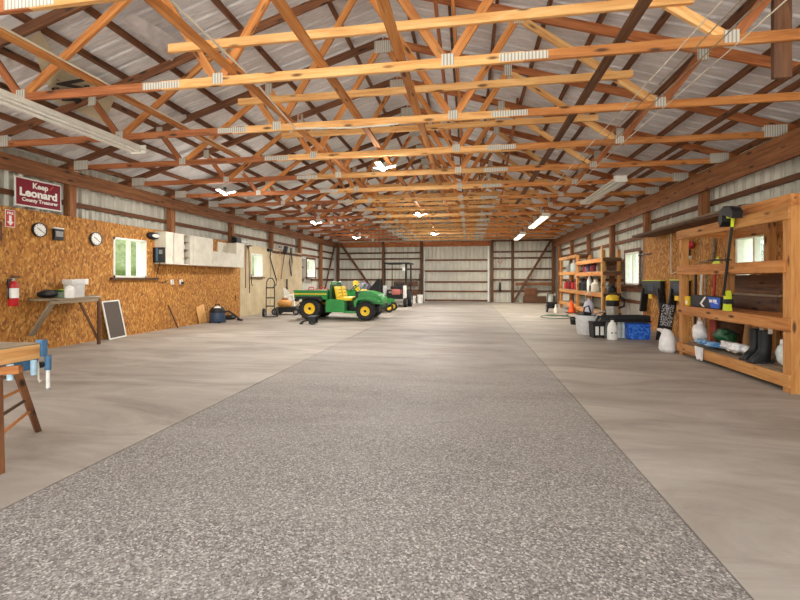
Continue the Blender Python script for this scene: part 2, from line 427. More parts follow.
# ---------------------------------------------------------------- roof trusses
def make_truss(y, label):
    t = thing('roof_truss', label, 'roof truss', (XC, y, 0), 0, 'timber roof trusses')
    C = .04; D = .092
    sp = (-1.86, 1.90)                       # splices of the bottom chord
    for a, b, m in ((-HALF, sp[0], WR), (sp[0], sp[1], WL), (sp[1], HALF, WO)):
        beam('bottom_chord', (a, 0, ZC), (b, 0, ZC), C, D, m, t)
    for s in (-1, 1):
        beam('top_chord', (s * (HALF + .35), 0, ztop(XC + s * (HALF + .35))), (0.0, 0, ztop(XC)), C, .115, WD if s < 0 else WR, t)  # rafters in darker wood: shade under the roof put into their colour
    B1, B2, T1, T2 = 1.20, 3.64, 2.0, 4.1
    zt = lambda x: ztop(XC + x) - .05
    for s in (-1, 1):
        for b, tp, m in ((B1, .03, WO), (B1, T1, WO), (B2, T1, WO if s < 0 else WL), (B2, T2, WR)):
            sg = 1 if tp > b else -1
            beam('web', (s * (b + sg * .04), 0, ZC + .03), (s * tp, 0, zt(tp)), .038, .088, m, t)
    y0 = -.023
    for x, w, h in ((-B1, .12, .13), (B1, .12, .13), (-B2, .12, .13), (B2, .12, .13)):
        MB().box(x - w / 2, x + w / 2, y0, -y0, ZC - .03, ZC + .08).build('gusset_plate', PLATE, t, smooth=0)
    for x in sp: MB().box(x - .22, x + .22, y0, -y0, ZC - .036, ZC + .036).build('splice_plate', PLATE, t, smooth=0)
    for s in (-1, 1):
        MB().box(s * (HALF - .42), s * (HALF - .12), y0, -y0, ZC - .04, ZC + .13).build('heel_plate', PLATE, t, smooth=0)
        for q in (T1, T2): MB().box(s * q - .06, s * q + .06, y0, -y0, ztop(XC + q) - .13, ztop(XC + q) + .04).build('gusset_plate', PLATE, t, smooth=0)
    MB().box(-.14, .14, y0, -y0, ztop(XC) - .2, ztop(XC) - .0).build('ridge_plate', PLATE, t, smooth=0)
    beam('collar_tie', (-1.75, -.04, 3.685), (3.33, -.04, 3.685), .038, .09, WL, t)
    return t
NT_ = 15
TY = [2.72 + 1.385 * i for i in range(NT_)]
tr0 = make_truss(TY[0], 'timber roof truss nearest the viewer, cut off by the top of the picture')
trs = [tr0]
for i in range(1, NT_):
    c = copy_tree(tr0); c.location = (XC, TY[i], 0)
    c['label'] = 'timber roof truss with bolted plates, %s one back from the viewer' % ORD[i] if i < NT_ - 1 else 'timber roof truss closest to the back wall'
    trs.append(c)
# purlins
for s in (-1, 1):
    side = 'left' if s < 0 else 'right'
    for k in range(11):
        d = HALF + .02 - .61 * k
        if d < 0.05: break
        x = XC + s * d; z = ztop(x) + .105
        o = beam('roof_purlin', (x, -.2, z), (x, YB + .1, z), .04, .088, WD)
        tag(o, 'long brown roof purlin on the %s slope, %s up from the eave' % (side, ORD[k]), 'purlin', 'roof purlins')
# long braces that run the length of the hall over the bottom chords
for x, z, y0, y1, m, w, h, lb in (
    (-4.05, 3.40, 1.6, 7.0, WO, .09, .04, 'thin pale-edged lateral brace lying over the chords above the strip light'),
    (-2.42, 3.40, 1.6, 9.9, WO, .09, .04, 'orange lateral brace over the chords, left of the ridge'),
    (-1.46, 3.40, 1.6, YB, WO, .09, .04, 'knotty orange lateral brace under the ridge line'),
    (-.66, 3.40, 1.6, 15.5, WO, .09, .04, 'bark-edged lateral brace just right of the ridge line'),
    (1.35, 3.40, 1.6, 13.0, WX, .09, .04, 'weathered grey-streaked lateral brace over the chords'),
    (3.35, 3.40, 1.6, 18.0, WD, .09, .04, 'dark lateral brace over the chords near the right eave')):
    tag(beam('lateral_brace', (x, y0, z), (x, y1, z), w, h, m), lb, 'brace', 'lateral truss braces')
# sway braces, slanting through the webs
for (x, y0, z0, x1, y1, z1, m, lb) in (
    (-.42, 5.2, 4.75, -.30, 8.6, 3.42, WR, 'rough reddish sway brace slanting down through the trusses'),
    (-.20, 5.2, 4.75, -.10, 9.4, 3.42, WO, 'second rough sway brace beside the reddish one'),
    (-3.4, 8.2, 4.55, -3.4, 12.6, 3.42, WR, 'sway brace slanting through the left webs'),
    (.9, 8.2, 4.6, .9, 12.6, 3.42, WR, 'sway brace slanting through the right webs'),
    (-1.55, 13.8, 5.0, -1.55, 19.3, 3.42, WO, 'sway brace slanting below the ridge towards the back wall')):
    tag(beam('sway_brace', (x, y0, z0), (x1, y1, z1), .04, .09, m), lb, 'brace')
o = beam('scab_board', (2.66, 4.145, 4.2), (2.66, 4.145, 2.97), .14, .04, WX, roll=(0, 1, 0)); tag(o, 'dark upright board nailed to the second truss near the right eave', 'board')

# ---------------------------------------------------------------- posts, header beams, girts
HB0, HB1 = 3.00, 3.268
for s, X, lb in ((-1, XL, 'left'), (1, XR, 'right')):
    xc = X + s * .005 - s * .03
    z0, z1 = (HB0, HB1) if s < 0 else (2.90, HB1)
    o = beam('header_beam', (xc, .2, (z0 + z1) / 2), (xc, YB, (z0 + z1) / 2), .06, z1 - z0, WB)
    tag(o, 'thick reddish header beam carrying the trusses along the %s wall' % lb, 'beam')
Lp = [4.2 + 2.77 * k for k in range(7)]
Rp = [3.72 + 2.67 * k for k in range(8)]
for s, X, ps in ((-1, XL, Lp), (1, XR, Rp)):
    for i, y in enumerate(ps):
        x0 = X + s * .015; x1 = X + s * .16
        xm = (x0 + x1) / 2
        o = beam('wall_post', (xm, y, 0), (xm, y, HB1 - .005), .14, .145, WB, roll=(1, 0, 0))
        tag(o, 'square timber post in the %s wall, %s from the front' % ('left' if s < 0 else 'right', ORD[i]), 'post', 'wall posts')
ROWS = (.60, 1.20, 1.78, 2.36, 2.69)
def girt(p0, p1, label, mat=WD, h=.09):
    o = beam('wall_girt', p0, p1, .04, h, mat); tag(o, label, 'girt', 'wall girts')
girt((XL - .185, -.5, 2.69), (XL - .185, YB, 2.69), 'long girt on the left siding just above the chipboard')
for k, z in enumerate(ROWS[:4]):
    if k in (1, 2):
        girt((XL - .185, 18.2, z), (XL - .185, W3[0], z), 'short girt on the left siding before the far window, %s above the floor' % ('one metre' if k == 1 else 'high'))
        girt((XL - .185, W3[1], z), (XL - .185, YB, z), 'girt on the left siding from the far window to the corner, %s row' % ORD[k])
    else: girt((XL - .185, 18.2, z), (XL - .185, YB, z), 'girt on the bare left siding near the back corner, %s row' % ORD[k])
for k, z in enumerate(ROWS):
    X = XR + .185
    if V1[2] < z < V1[3]:
        girt((X, V1[1] + .02, z), (X, YB, z), 'girt on the right siding beyond the small window, %s row' % ORD[k])
        girt((X, 11.66, z), (X, V1[0] - .02, z), 'short girt between the chipboard and the small right window, %s row' % ORD[k])
    elif k == 4: girt((X, -.5, z), (X, YB, z), 'long girt on the right siding above the chipboard')
    else: girt((X, 11.66, z), (X, YB, z), 'girt on the bare right siding, %s row' % ORD[k])
# wider sill board under the small right window
tag(beam('sill_board', (XR + .13, 11.82, .98), (XR + .13, 14.1, .98), .04, .19, WD), 'wide brown board under the small right window', 'board')
# back wall
BP = [(-7.30, 'in the left back corner'), (-4.70, 'between the left corner and the sliding door'), (-2.56, 'at the left side of the sliding door'), (1.22, 'at the right side of the sliding door'), (2.28, 'right of the hanging pull cord'), (4.33, 'in the right back corner')]
for x, lb in BP:
    o = beam('wall_post', (x, YB - .07, 0), (x, YB - .07, 3.3), .14, .14, WX if x != 4.33 else WD, roll=(0, 1, 0)); tag(o, 'dark back wall post ' + lb, 'post', 'back wall posts')
for x0, x1, lb in ((XL, -2.64, 'left of the sliding door'), (1.16, XR, 'right of the sliding door')):
    for k, z in enumerate(ROWS):
        o = beam('wall_girt', (x0, YB + .095, z), (x1, YB + .095, z), .04, .09, WX); tag(o, 'back wall girt %s, %s row up' % (lb, ORD[k]), 'girt', 'back wall girts')
tag(beam('header_beam', (XL, YB - .02, 3.15), (1.16, YB - .02, 3.15), .05, .29, WR), 'reddish header board across the back wall over the sliding door', 'beam')
tag(beam('header_beam', (1.16, YB - .02, 3.28), (XR, YB - .02, 3.28), .05, .1, WD), 'narrow header board across the back wall right of the door', 'beam')
for p, q, lb in (((-7.1, YB - .2, 3.2), (-4.85, YB - .2, .06), 'dark slanting brace in the left bay of the back wall'),
                 ((4.2, YB - .2, 3.25), (2.32, YB - .2, .06), 'dark slanting brace in the right bay of the back wall'),
                 ((XL + .05, 22.6, 3.0), (XL + .05, 20.6, .08), 'dark slanting brace on the left wall by the back corner')):
    tag(beam('corner_brace', p, q, .05, .12, WX), lb, 'brace', 'corner braces')
# sliding door
dr = bpy.data.objects.new('door_1', None); COL.objects.link(dr); struct(dr)
siding('door_panel', -2.45, 1.02, .04, 3.02, lambda a, o, z: (a, YB + .12 - o, z)).parent = dr
for z in (.57, 1.08, 1.67, 2.27, .08): beam('door_rail', (-2.45, YB + .055, z), (1.02, YB + .055, z), .03, .085, WD, dr)
for x, w in ((-2.42, .05), (1.03, .09)): MB().box(x - w / 2, x + w / 2, YB + .0, YB + .09, .02, 3.02).build('door_jamb', TRIMW, dr, smooth=0)
# windows
def window(n, side, w, sash=2, trim=None, sillx=0.0):
    y0, y1, z0, z1 = w; X = XL if side < 0 else XR; s = side
    r = bpy.data.objects.new('window_%d' % n, None); COL.objects.link(r); struct(r)
    f = .045; xa, xb = sorted((X + s * .02 - s * .03, X + s * .12))
    m = MB(); m.box(xa, xb, y0, y1, z0, z0 + f).box(xa, xb, y0, y1, z1 - f, z1).box(xa, xb, y0, y0 + f, z0, z1).box(xa, xb, y1 - f, y1, z0, z1)
    m.build('window_frame', trim or TRIMW, r, smooth=0)
    m = MB()
    for k in range(1, sash):
        yy = y0 + (y1 - y0) * k / sash; m.box(xa + .02, xb - .02, yy - .022, yy + .022, z0 + f, z1 - f)
    m.build('window_sash', TRIMW, r, smooth=0)
    xg = X + s * .07
    MB().box(xg - .003, xg + .003, y0 + f, y1 - f, z0 + f, z1 - f).build('window_pane', GLASS, r, smooth=0)
    xs = sorted((X - s * .07, X + s * .03))
    MB().box(xs[0], xs[1], y0 - .08, y1 + .08 + sillx, z0 - .045, z0).build('window_sill', WX if trim is None else trim, r, smooth=0)
    m = MB(); xj0, xj1 = sorted((X + s * .12, X + s * .26))
    m.box(xj0, xj1, y0 - .01, y1 + .01, z0 - .02, z0).box(xj0, xj1, y0 - .01, y1 + .01, z1, z1 + .02).box(xj0, xj1, y0 - .02, y0, z0, z1).box(xj0, xj1, y1, y1 + .02, z0, z1)
    m.build('window_jamb', TRIMW, r, smooth=0)
    return r
window(1, -1, W1, 2, None, .25); window(2, -1, W2, 2); window(3, -1, W3, 2); window(4, 1, V1, 2); window(5, 1, V2, 2)
for w, X, s, lb in ((W2, XL, -1, 'beige'), (W3, XL, -1, 'far'), (V1, XR, 1, 'right')):
    y0, y1, z0, z1 = w; xs = sorted((X - s * .012, X + s * .0))
    m = MB(); m.box(*xs, y0 - .09, y0, z0 - .09, z1 + .09).box(*xs, y1, y1 + .09, z0 - .09, z1 + .09).box(*xs, y0, y1, z1, z1 + .09)
    struct(m.build('window_casing', WX if lb != 'beige' else T111, smooth=0))

# ================================================================ things on the left wall
def world_part(mb, name, mat, parent, smooth=None):
    """mesh given in world coordinates, hung under its thing"""
    return mb.build(name, mat, parent, tuple(-Vector(parent.location)), smooth)
def wbeam(name, p0, p1, w, h, mat, parent, roll=None):
    q = Vector(parent.location); return beam(name, Vector(p0) - q, Vector(p1) - q, w, h, mat, parent, roll)
LEFTW = Matrix(((0, 0, 1, 0), (1, 0, 0, 0), (0, 1, 0, 0), (0, 0, 0, 1)))     # text x -> +Y, text y -> +Z, facing +X
def at(x, y, z): return Matrix.Translation((x, y, z))

# campaign sign
c = [on_x(u, y, -7.36) for u, y in ((16, 176), (62, 186), (60, 211), (13, 205))]
ctr = sum(c, Vector()) / 4; wid = ((c[1] - c[0]).length + (c[2] - c[3]).length) / 2; hei = ((c[0] - c[3]).length + (c[1] - c[2]).length) / 2
sg = thing('campaign_sign', 'maroon yard sign with white border and lettering hung under the header beam', 'sign', ctr)
tilt = Matrix.Rotation(math.atan2((c[1] - c[0]).z, (c[1] - c[0]).y) * .7, 4, 'X')
o = MB().box(-.004, .004, -wid / 2, wid / 2, -hei / 2, hei / 2).build('border_board', TRIMW, sg, smooth=0); o.matrix_local = tilt
o = MB().box(.0041, .0065, -wid / 2 + .022, wid / 2 - .018, -hei / 2 + .02, hei / 2 - .02).build('face', SIGNR, sg, smooth=0); o.matrix_local = tilt
text_mesh('lettering', 'Keep', .13, WHITE, sg, tilt @ at(.008, .02, .13) @ LEFTW, .004)
text_mesh('lettering', 'Leonard', .185, WHITE, sg, tilt @ at(.008, -.005, -.005) @ LEFTW, .007, sx=1.06)
text_mesh('lettering', 'County Treasurer', .085, WHITE, sg, tilt @ at(.008, .02, -.125) @ LEFTW, .002)
o = beam('brush_stroke', (.008, .19, .115), (.008, .25, .19), .004, .012, ORANGE, sg)
for yy in (-.3, .3):
    o = MB().cyl((0, yy, hei / 2 - .01), (0, yy, 3.03 - ctr.z), .004, .004, 6).build('hanger_wire', STEEL, sg)
p = on_x(10.2, 218.5, -7.392)
t = thing('arrow_sign', 'small red sign with a white down arrow above the fire extinguisher', 'sign', p)
MB().box(-.006, .0, -.075, .075, -.14, .14).build('plate', TRIMW, t, smooth=0)
MB().box(.0, .002, -.066, .066, -.131, .131).build('face', RED, t, smooth=0)
MB().prism([(-.02, .05), (.02, .05), (.02, -.05), (.052, -.05), (0, -.115), (-.052, -.05), (-.02, -.05)], .002, .004, 'x').build('arrow', WHITE, t, smooth=0)
text_mesh('lettering', 'FIRE', .055, WHITE, t, at(.0025, 0, .085) @ LEFTW, .001)
p = on_x(1.0, 231.5, -7.39)
t = thing('wall_box', 'brown wooden wall box at the very edge beside the fire sign', 'box', p)
MB().box(-.008, .04, -.16, -.01, -.15, .16, bev=.006).build('case', WX, t, smooth=0)
MB().box(.04, .048, -.15, -.02, -.14, .15).build('front_panel', WD, t, smooth=0)
def clock(u, y, r, face, rim, label):
    p = on_x(u, y, -7.395); t = thing('wall_clock', label, 'clock', p)
    M = Matrix.Rotation(PI / 2, 4, 'Y')
    MB().lathe([(0, 0), (r, 0), (r * 1.02, .02), (r, .04), (r * .9, .043), (r * .88, .03), (0, .03)], 32, M).build('rim', rim, t)
    MB().lathe([(0, .031), (r * .88, .031), (r * .88, .033), (0, .034)], 32, M).build('dial', face, t)
    m = MB()
    for k in range(12):
        a = k * PI / 6; m.box(.034, .036, -.005, .005, r * .70, r * .80, Matrix.Rotation(a, 4, 'X'))
    m.build('hour_marks', BLACK, t, smooth=0)
    for a, l, w in ((1.0, .48, .012), (-2.2, .68, .008)):
        m = MB(); m.box(.036, .038, -w / 2, w / 2, -.02, r * l, Matrix.Rotation(a, 4, 'X')); m.build('hand', BLACK, t, smooth=0)
clock(38.5, 230, .125, WHITE, BLACK, 'smaller round wall clock with a thick black rim, under the maroon sign')
clock(95, 239, .135, WHITE, DGREY, 'round wall clock with a thin grey rim, between sign and window')
p = on_x(57, 233.5, -7.395)
t = thing('wall_gauge', 'small black wall gauge with a white top between the two clocks', 'gauge', p)
MB().box(-.004, .05, -.09, .09, -.12, .08, bev=.008).build('case', BLACK, t, smooth=0)
MB().box(.05, .056, -.07, .07, -.06, .04).build('display', GREY, t, smooth=0)
MB().box(.0, .055, -.095, .095, .082, .105).build('cap_strip', WHITE, t, smooth=0)
p = on_x(152, 236, -7.395)
t = thing('oval_lamp', 'small dark oval wall lamp with a pale lens above the window corner', 'lamp', p)
M = Matrix.Rotation(PI / 2, 4, 'Y')
MB().lathe([(0, 0), (.19, 0), (.17, .07), (.12, .10), (0, .10)], 28, M, sx=.45).build('hood', BLACK, t)
MB().lathe([(0, .101), (.11, .101), (.09, .125), (0, .13)], 24, M, sx=.42).build('lens', WHITE, t)

# fire extinguisher
p = on_x(13.2, 306, -7.30); p.x = -7.30
t = thing('fire_extinguisher', 'red fire extinguisher with a white label hung on the chipboard wall', 'fire extinguisher', p)
MB().lathe([(0, 0), (.06, 0), (.07, .015), (.07, .33), (.055, .37), (.025, .39), (.025, .41), (0, .41)], 22).build('tank', RED, t)
MB().lathe([(.071, .13), (.0715, .13), (.0715, .29), (.071, .29)], 22).build('paper_label', WHITE, t)
v = MB().cyl((0, 0, .41), (0, 0, .45), .022, .022, 12).build('valve', STEEL, t)
MB().box(-.015, .015, -.02, .11, .45, .465).box(-.015, .015, -.02, .10, .475, .488).build('lever', BLACK, v, smooth=0)
MB().tube([(0, -.02, .43), (.01, -.08, .42), (.03, -.1, .33), (.03, -.098, .12)], .012).build('hose', BLACK, t)
MB().box(-.085, -.065, -.03, .03, .15, .44).build('bracket', DGREY, t, smooth=0)

# wall bench with braces
y0, y1 = on_x(27, 299, XL).y, 7.08; xf = -6.92; zt_ = .905
t = thing('wall_bench', 'narrow wooden bench top fixed to the chipboard wall on slanted braces', 'bench', (xf, (y0 + y1) / 2, 0))
wbeam('bench_top', ((XL + xf) / 2 + .005, y0, zt_ - .02), ((XL + xf) / 2 + .005, y1, zt_ - .02), XL * -1 + xf - .01, .035, WG, t)
wbeam('apron', (xf - .02, y0, zt_ - .065), (xf - .02, y1, zt_ - .065), .03, .05, WG, t)
wbeam('brace', (xf - .03, y0 + .05, zt_ - .06), (XL + .03, y0 + .05, .28), .04, .09, WG, t, (0, 1, 0))
wbeam('leg', (xf - .02, y1 - .03, zt_ - .04), (xf - .02, y1 - .03, 0), .045, .045, WX, t, (0, 1, 0))
wbeam('brace', (xf - .05, 6.66, zt_ - .05), (xf - .03, y1 - .04, .10), .03, .035, WX, t)
# things on it
def on_bench(y, x=-7.12): return (x, y, zt_ - .002)
t = thing('tool_bag', 'black tool bag lying at the wall end of the narrow bench', 'bag', on_bench(6.30, -7.24))
MB().blob((0, 0, .075), .10, .15, .07, 3, .06, 2).build('bag_body', BLACK, t)
MB().tube([(0, -.10, .11), (0, -.05, .14), (0, .05, .14), (0, .10, .11)], .012).build('strap', NAVY, t)
t = thing('metal_box', 'greyish green metal box beside the tool bag on the bench', 'box', on_bench(6.53, -7.2))
MB().box(-.1, .1, -.07, .08, 0, .11, bev=.01).build('case', plain('sage_paint', (128, 142, 120), .5), t)
MB().box(-.105, .105, -.075, .085, .11, .14, bev=.008).build('lid', DGREEN, t)
MB().box(-.05, .05, .0, .07, .141, .155).build('cloth_tag', LIME, t, smooth=0)
t = thing('plastic_canister', 'white dome-topped plastic canister at the front of the bench', 'canister', on_bench(6.50, -6.99))
MB().lathe([(0, 0), (.07, 0), (.078, .02), (.076, .14), (.06, .19), (.03, .215), (0, .22)], 24, None, .85, 1.15).build('body', WHITE, t)
MB().lathe([(.02, .215), (.02, .24), (0, .24)], 14).build('cap', CABW, t)
t = thing('lidded_box', 'pale grey plastic box with an overhanging lid behind the canister', 'box', on_bench(6.80, -7.22))
MB().prism([(-.10, 0), (.12, 0), (.13, .24), (-.12, .24)], -.1, .1, 'x').build('body', plain('pale_grey_plastic', (208, 206, 204), .5, var=.04), t, smooth=0)
MB().box(-.11, .11, -.14, .18, .24, .33, bev=.015).build('lid', plain('pale_grey_lid', (216, 214, 212), .5, var=.04), t)
MB().box(-.112, .112, .12, .20, .235, .34, bev=.01).build('latch', WHITE, t)
t = thing('paper_pad', 'thin pale scraps of wood and paper at the corner of the bench', 'scraps', on_bench(7.06, -7.08))
MB().box(-.09, .1, -.08, .08, 0, .012, Matrix.Rotation(.3, 4, 'Z')).build('paper', CABW, t, smooth=0)
MB().box(-.02, .02, -.1, .07, .013, .03, Matrix.Rotation(-.4, 4, 'Z')).build('offcut', WG, t, smooth=0)

# screen panel leaning by the bench
a = on_z(113.5, 340); b = on_z(128, 337); a.x = min(a.x, -7.22); b.x = a.x
W_ = b.y - a.y; Hh = .80; lean = math.asin(min(.9, (a.x - XL - .02) / Hh))
t = thing('screen_panel', 'grey window screen in a white frame leaning on the chipboard wall', 'screen', (a.x, a.y, 0))
R = Matrix.Rotation(-lean, 4, 'Y') @ Matrix(((1, 0, 0, 0), (0, 1, -.07, 0), (0, 0, 1, 0), (0, 0, 0, 1)))
m = MB(); f = .028
m.box(-.02, .0, 0, f, 0, Hh).box(-.02, .0, W_ - f, W_, 0, Hh).box(-.02, .0, f, W_ - f, 0, f).box(-.02, .0, f, W_ - f, Hh - f, Hh)
o = m.build('frame', TRIMW, t, smooth=0); o.matrix_local = R
o = MB().box(-.012, -.008, f, W_ - f, f, Hh - f).build('mesh_sheet', SCR, t, smooth=0); o.matrix_local = R

# charger box and cabinets
t = thing('charger_box', 'black wall charger with a grey face on the end of the white cabinets', 'charger', (-7.26, 9.06, 1.63))
MB().box(-.14, .14, -.06, .06, 0, .36, bev=.012).build('case', BLACK, t)
MB().box(-.05, .0, -.066, -.058, .03, .34).build('grey_stripe', STEELB, t, smooth=0)
MB().box(.03, .12, -.066, -.058, .2, .3).build('display', GREY, t, smooth=0)
MB().tube([(0, 0, 0), (-.02, -.02, -.15), (-.09, .0, -.35), (-.12, .12, -.47), (-.125, .3, -.49), (-.12, .42, -.42)], .008).build('power_cord', BLACK, t)
CZ0, CZ1, CX = 1.60, 2.37, -7.10
def cy(u): return on_x(u, 255, CX).y
c0, c1, c2 = cy(166), cy(213), cy(244)
t = thing('wall_cabinet', 'cream white wall cabinet with tall doors and an open slot, by the charger', 'cabinet', (XL, c0, CZ0))
D_ = CX - XL; L = c1 - c0; Hc = CZ1 - CZ0
m = MB(); m.box(0, D_ - .02, 0, .018, 0, Hc).box(0, D_ - .02, L - .018, L, 0, Hc).box(0, D_ - .02, .018, L - .018, 0, .018).box(0, D_ - .02, .018, L - .018, Hc - .018, Hc).box(0, .006, .018, L - .018, .018, Hc - .018)
m.box(0, D_ - .02, cy(184) - c0 - .018, cy(184) - c0, .018, Hc - .018).box(0, D_ - .02, cy(190) - c0, cy(190) - c0 + .018, .018, Hc - .018)
m.build('body', CABW, t, smooth=0)
for ua, ub in ((166, 173.6), (174.2, 184), (193.4, 213)):
    d = MB().box(D_ - .019, D_, cy(ua) - c0 + .002, cy(ub) - c0 - .002, .0, Hc, bev=.002).build('door', CABW, t, smooth=0)
    MB().box(D_, D_ + .012, cy(ub) - c0 - .05, cy(ub) - c0 - .03, .08, .2).build('pull', CABW, d, smooth=0)
MB().box(D_ - .019, D_ + .004, cy(190) - c0, cy(193) - c0, 0, Hc).build('stile', CABW, t, smooth=0)
for k in range(1, 4): MB().box(.01, D_ - .03, cy(184) - c0, cy(190) - c0, Hc * k / 4, Hc * k / 4 + .015).build('shelf', WG, t, smooth=0)
for k, (cm, lb) in enumerate(((GREY, 'grey tin on the lowest shelf of the cabinet slot'), (WG, 'brown carton on the middle shelf of the cabinet slot'), (CLEAR, 'pale jar on the upper shelf of the cabinet slot'))):
    o = MB().lathe([(0, 0), (.055, 0), (.055, .1), (.04, .12), (0, .12)], 16).build('storage_tin', cm); o.location = (XL + .18, cy(187), CZ0 + Hc * (k) / 4 + .018); tag(o, lb, 'tin')
t = thing('wall_cupboard', 'cream white wall cupboard with a square cut-out, next to the beige wall', 'cupboard', (XL, c1 + .004, CZ0)); L2 = c2 - c1 - .004
n0, n1 = .01, cy(236.5) - c1; Hn = .42
m = MB(); m.box(0, D_ - .02, 0, .018, 0, Hn).box(0, D_ - .02, L2 - .018, L2, 0, Hc).box(0, D_ - .02, .018, L2 - .018, 0, .018).box(0, D_ - .02, n1, n1 + .018, Hn, Hc).box(0, D_ - .02, n1, L2, Hc - .018, Hc).box(0, D_ - .02, .018, n1 + .01, Hn - .02, Hn)
m.build('body', CABW, t, smooth=0)
MB().prism([(0, 0), (L2, 0), (L2, Hc), (n1, Hc), (n1, Hn), (0, Hn)], D_ - .02, D_, 'x').build('front_panel', CABW, t, smooth=0)
MB().box(0, .01, (n0 + n1) * .55, n1, Hn, Hc - .02).build('back_panel', CABW, t, smooth=0)
for u, lb, plug in ((171.5, 'white wall outlet under the cabinets, nearer the window', False), (180.5, 'white wall outlet with a black plug under the cabinets', True)):
    p = on_x(u, 282, XL); t = thing('wall_outlet', lb, 'outlet', p)
    MB().box(0, .03, -.05, .05, -.065, .065, bev=.006).build('plate', WHITE, t, smooth=0)
    MB().box(.03, .034, -.02, .02, .012, .04).build('socket', GREY, t, smooth=0); MB().box(.03, .034, -.02, .02, -.04, -.012).build('socket', GREY, t, smooth=0)
    if plug: MB().box(.034, .09, -.03, .03, -.055, .0, bev=.008).build('plug', BLACK, t)
# offcuts leaning on the chipboard
def lean_board(name, ub, yb, xt, zt, wid, th, mat, label, cat='board', dy=0.0):
    p = on_z(ub, yb); q = Vector((xt, p.y + dy, zt)); o = beam(name, p + Vector((0, 0, .01)), q, wid, th, mat, None, (1, 0, 0)); tag(o, label, cat); return o
lean_board('wood_strip', 178, 328.5, XL + .02, .60, .03, .02, WX, 'thin dark strip of wood leaning on the chipboard under the cabinets', dy=-.12)
lean_board('plywood_offcut', 203.5, 323.3, XL + .02, .50, .34, .014, WL, 'pale plywood offcut leaning on the wall behind the wet vacuum', dy=-.1)
lean_board('wood_strip', 236.5, 317.0, XL + .02, .72, .035, .02, WX, 'dark strip of wood leaning where chipboard meets the beige wall', dy=-.25)
# wet vacuum
p = on_z(215, 323)
t = thing('wet_vacuum', 'navy and black wet vacuum standing in front of a plywood offcut', 'vacuum cleaner', (p.x, p.y + .12, 0))
MB().lathe([(0, .02), (.2, .02), (.215, .06), (.21, .27), (.2, .29), (0, .29)], 26).build('tank', NAVY, t)
hd = MB().lathe([(.205, .29), (.21, .33), (.17, .42), (.1, .46), (0, .47)], 26).build('motor_head', BLACK, t)
MB().lathe([(.12, .435), (.06, .475), (0, .48)], 20, at(.03, -.05, -.01)).build('badge', WHITE, hd)
MB().tube([(-.08, 0, .45), (-.06, 0, .52), (.06, 0, .52), (.08, 0, .45)], .014).build('handle', BLACK, hd)
for k in range(4):
    a = PI / 4 + k * PI / 2; MB().lathe([(0, 0), (.03, 0), (.03, .04), (0, .05)], 10, at(.2 * math.cos(a), .2 * math.sin(a), 0)).build('caster', RUB, t)
MB().tube([(.2, 0, .3), (.32, .05, .33), (.42, .2, .2), (.5, .35, .05), (.42, .6, .03), (.25, .62, .03)], .025, 10).build('hose', BLACK, t)
p = on_z(229, 319.5)
t = thing('tool_pouch', 'low black tool pouch on the floor beside the wet vacuum', 'pouch', (p.x, p.y + .05, 0))
MB().blob((0, 0, .07), .2, .24, .075, 3, .08, 5).build('pouch', BLACK, t)
MB().tube([(-.1, 0, .12), (0, .0, .22), (.1, 0, .12)], .012).build('handle', DGREY, t)

# tools on the beige wall
def hung(name, label, cat, parts):
    y = parts[0]; t = thing(name, label, cat, (XL + .02, y, 0))
    for (nm, pts, r, mat) in parts[1]:
        MB().tube([(p[0], p[1] - y, p[2]) for p in pts], r, 8).build(nm, mat, t)
    return t
def bw(u, y, off=.05):
    p = on_x(u, y, XL + off); return (off - .02, p.y, p.z)
ya = on_x(245, 250, XL).y
hung('hoe', 'long thin brown handled hoe hung on the beige wall next to the cupboard', 'garden tool', (ya, [('shaft', [bw(246, 246), bw(245.5, 288)], .014, WD), ('blade', [bw(246, 246), bw(247, 245.5), bw(248.5, 249)], .02, DGREY)]))
hung('rake', 'dark handled rake hung just before the window in the beige wall', 'garden tool', (ya + .3, [('shaft', [bw(248.8, 246), bw(249.6, 293)], .014, WX), ('head', [bw(248.7, 245.8, .09), bw(252, 245.8, .09)], .02, DGREY)]))
hung('pry_bar', 'short dark iron bar hung by the window in the beige wall', 'bar', (ya + .4, [('bar', [bw(251.3, 274), bw(251.6, 284), bw(252.5, 286)], .012, BLACK)]))
hung('string_trimmer', 'curved dark long-shafted trimmer hung above the hand truck', 'garden tool', (on_x(271, 260, XL).y, [('shaft', [bw(269.5, 250.5), bw(271, 251), bw(270, 257), bw(273, 268), bw(276.5, 280), bw(276, 285), bw(273, 287.5)], .02, BLACK), ('motor', [bw(268, 250), bw(271.5, 250)], .06, BLACK)]))
hung('shovel', 'long handled grey shovel hung blade up by the corner posts', 'garden tool', (on_x(283, 260, XL).y, [('shaft', [bw(284.8, 252), bw(281, 279)], .014, WD), ('blade', [bw(284.6, 253, .13), bw(285.6, 249.5, .13), bw(286, 247, .13)], .09, DGREY)]))
hung('leaf_rake', 'thin wooden handled leaf rake hung beside the grey shovel', 'garden tool', (on_x(280, 260, XL).y, [('shaft', [bw(280.2, 249), bw(279, 281)], .013, WL), ('head', [bw(279.4, 247), bw(281.4, 247)], .04, GREY)]))
hung('chain_coil', 'dark chain hanging in loops on the beige wall past the shovel', 'chain', (on_x(291, 260, XL).y, [('loop', [bw(290.6, 250), bw(289.5, 262), bw(291.2, 276), bw(292.2, 262), bw(291, 250)], .022, DGREY), ('hook', [bw(290.4, 249), bw(291.4, 249)], .03, BLACK)]))
hung('pruning_saw', 'short dark saw hung low on the beige wall behind the chair', 'saw', (on_x(286, 280, XL).y, [('blade', [bw(287, 279), bw(287, 287)], .03, BLACK), ('grip', [bw(286.7, 287), bw(287.3, 289)], .045, WD)]))
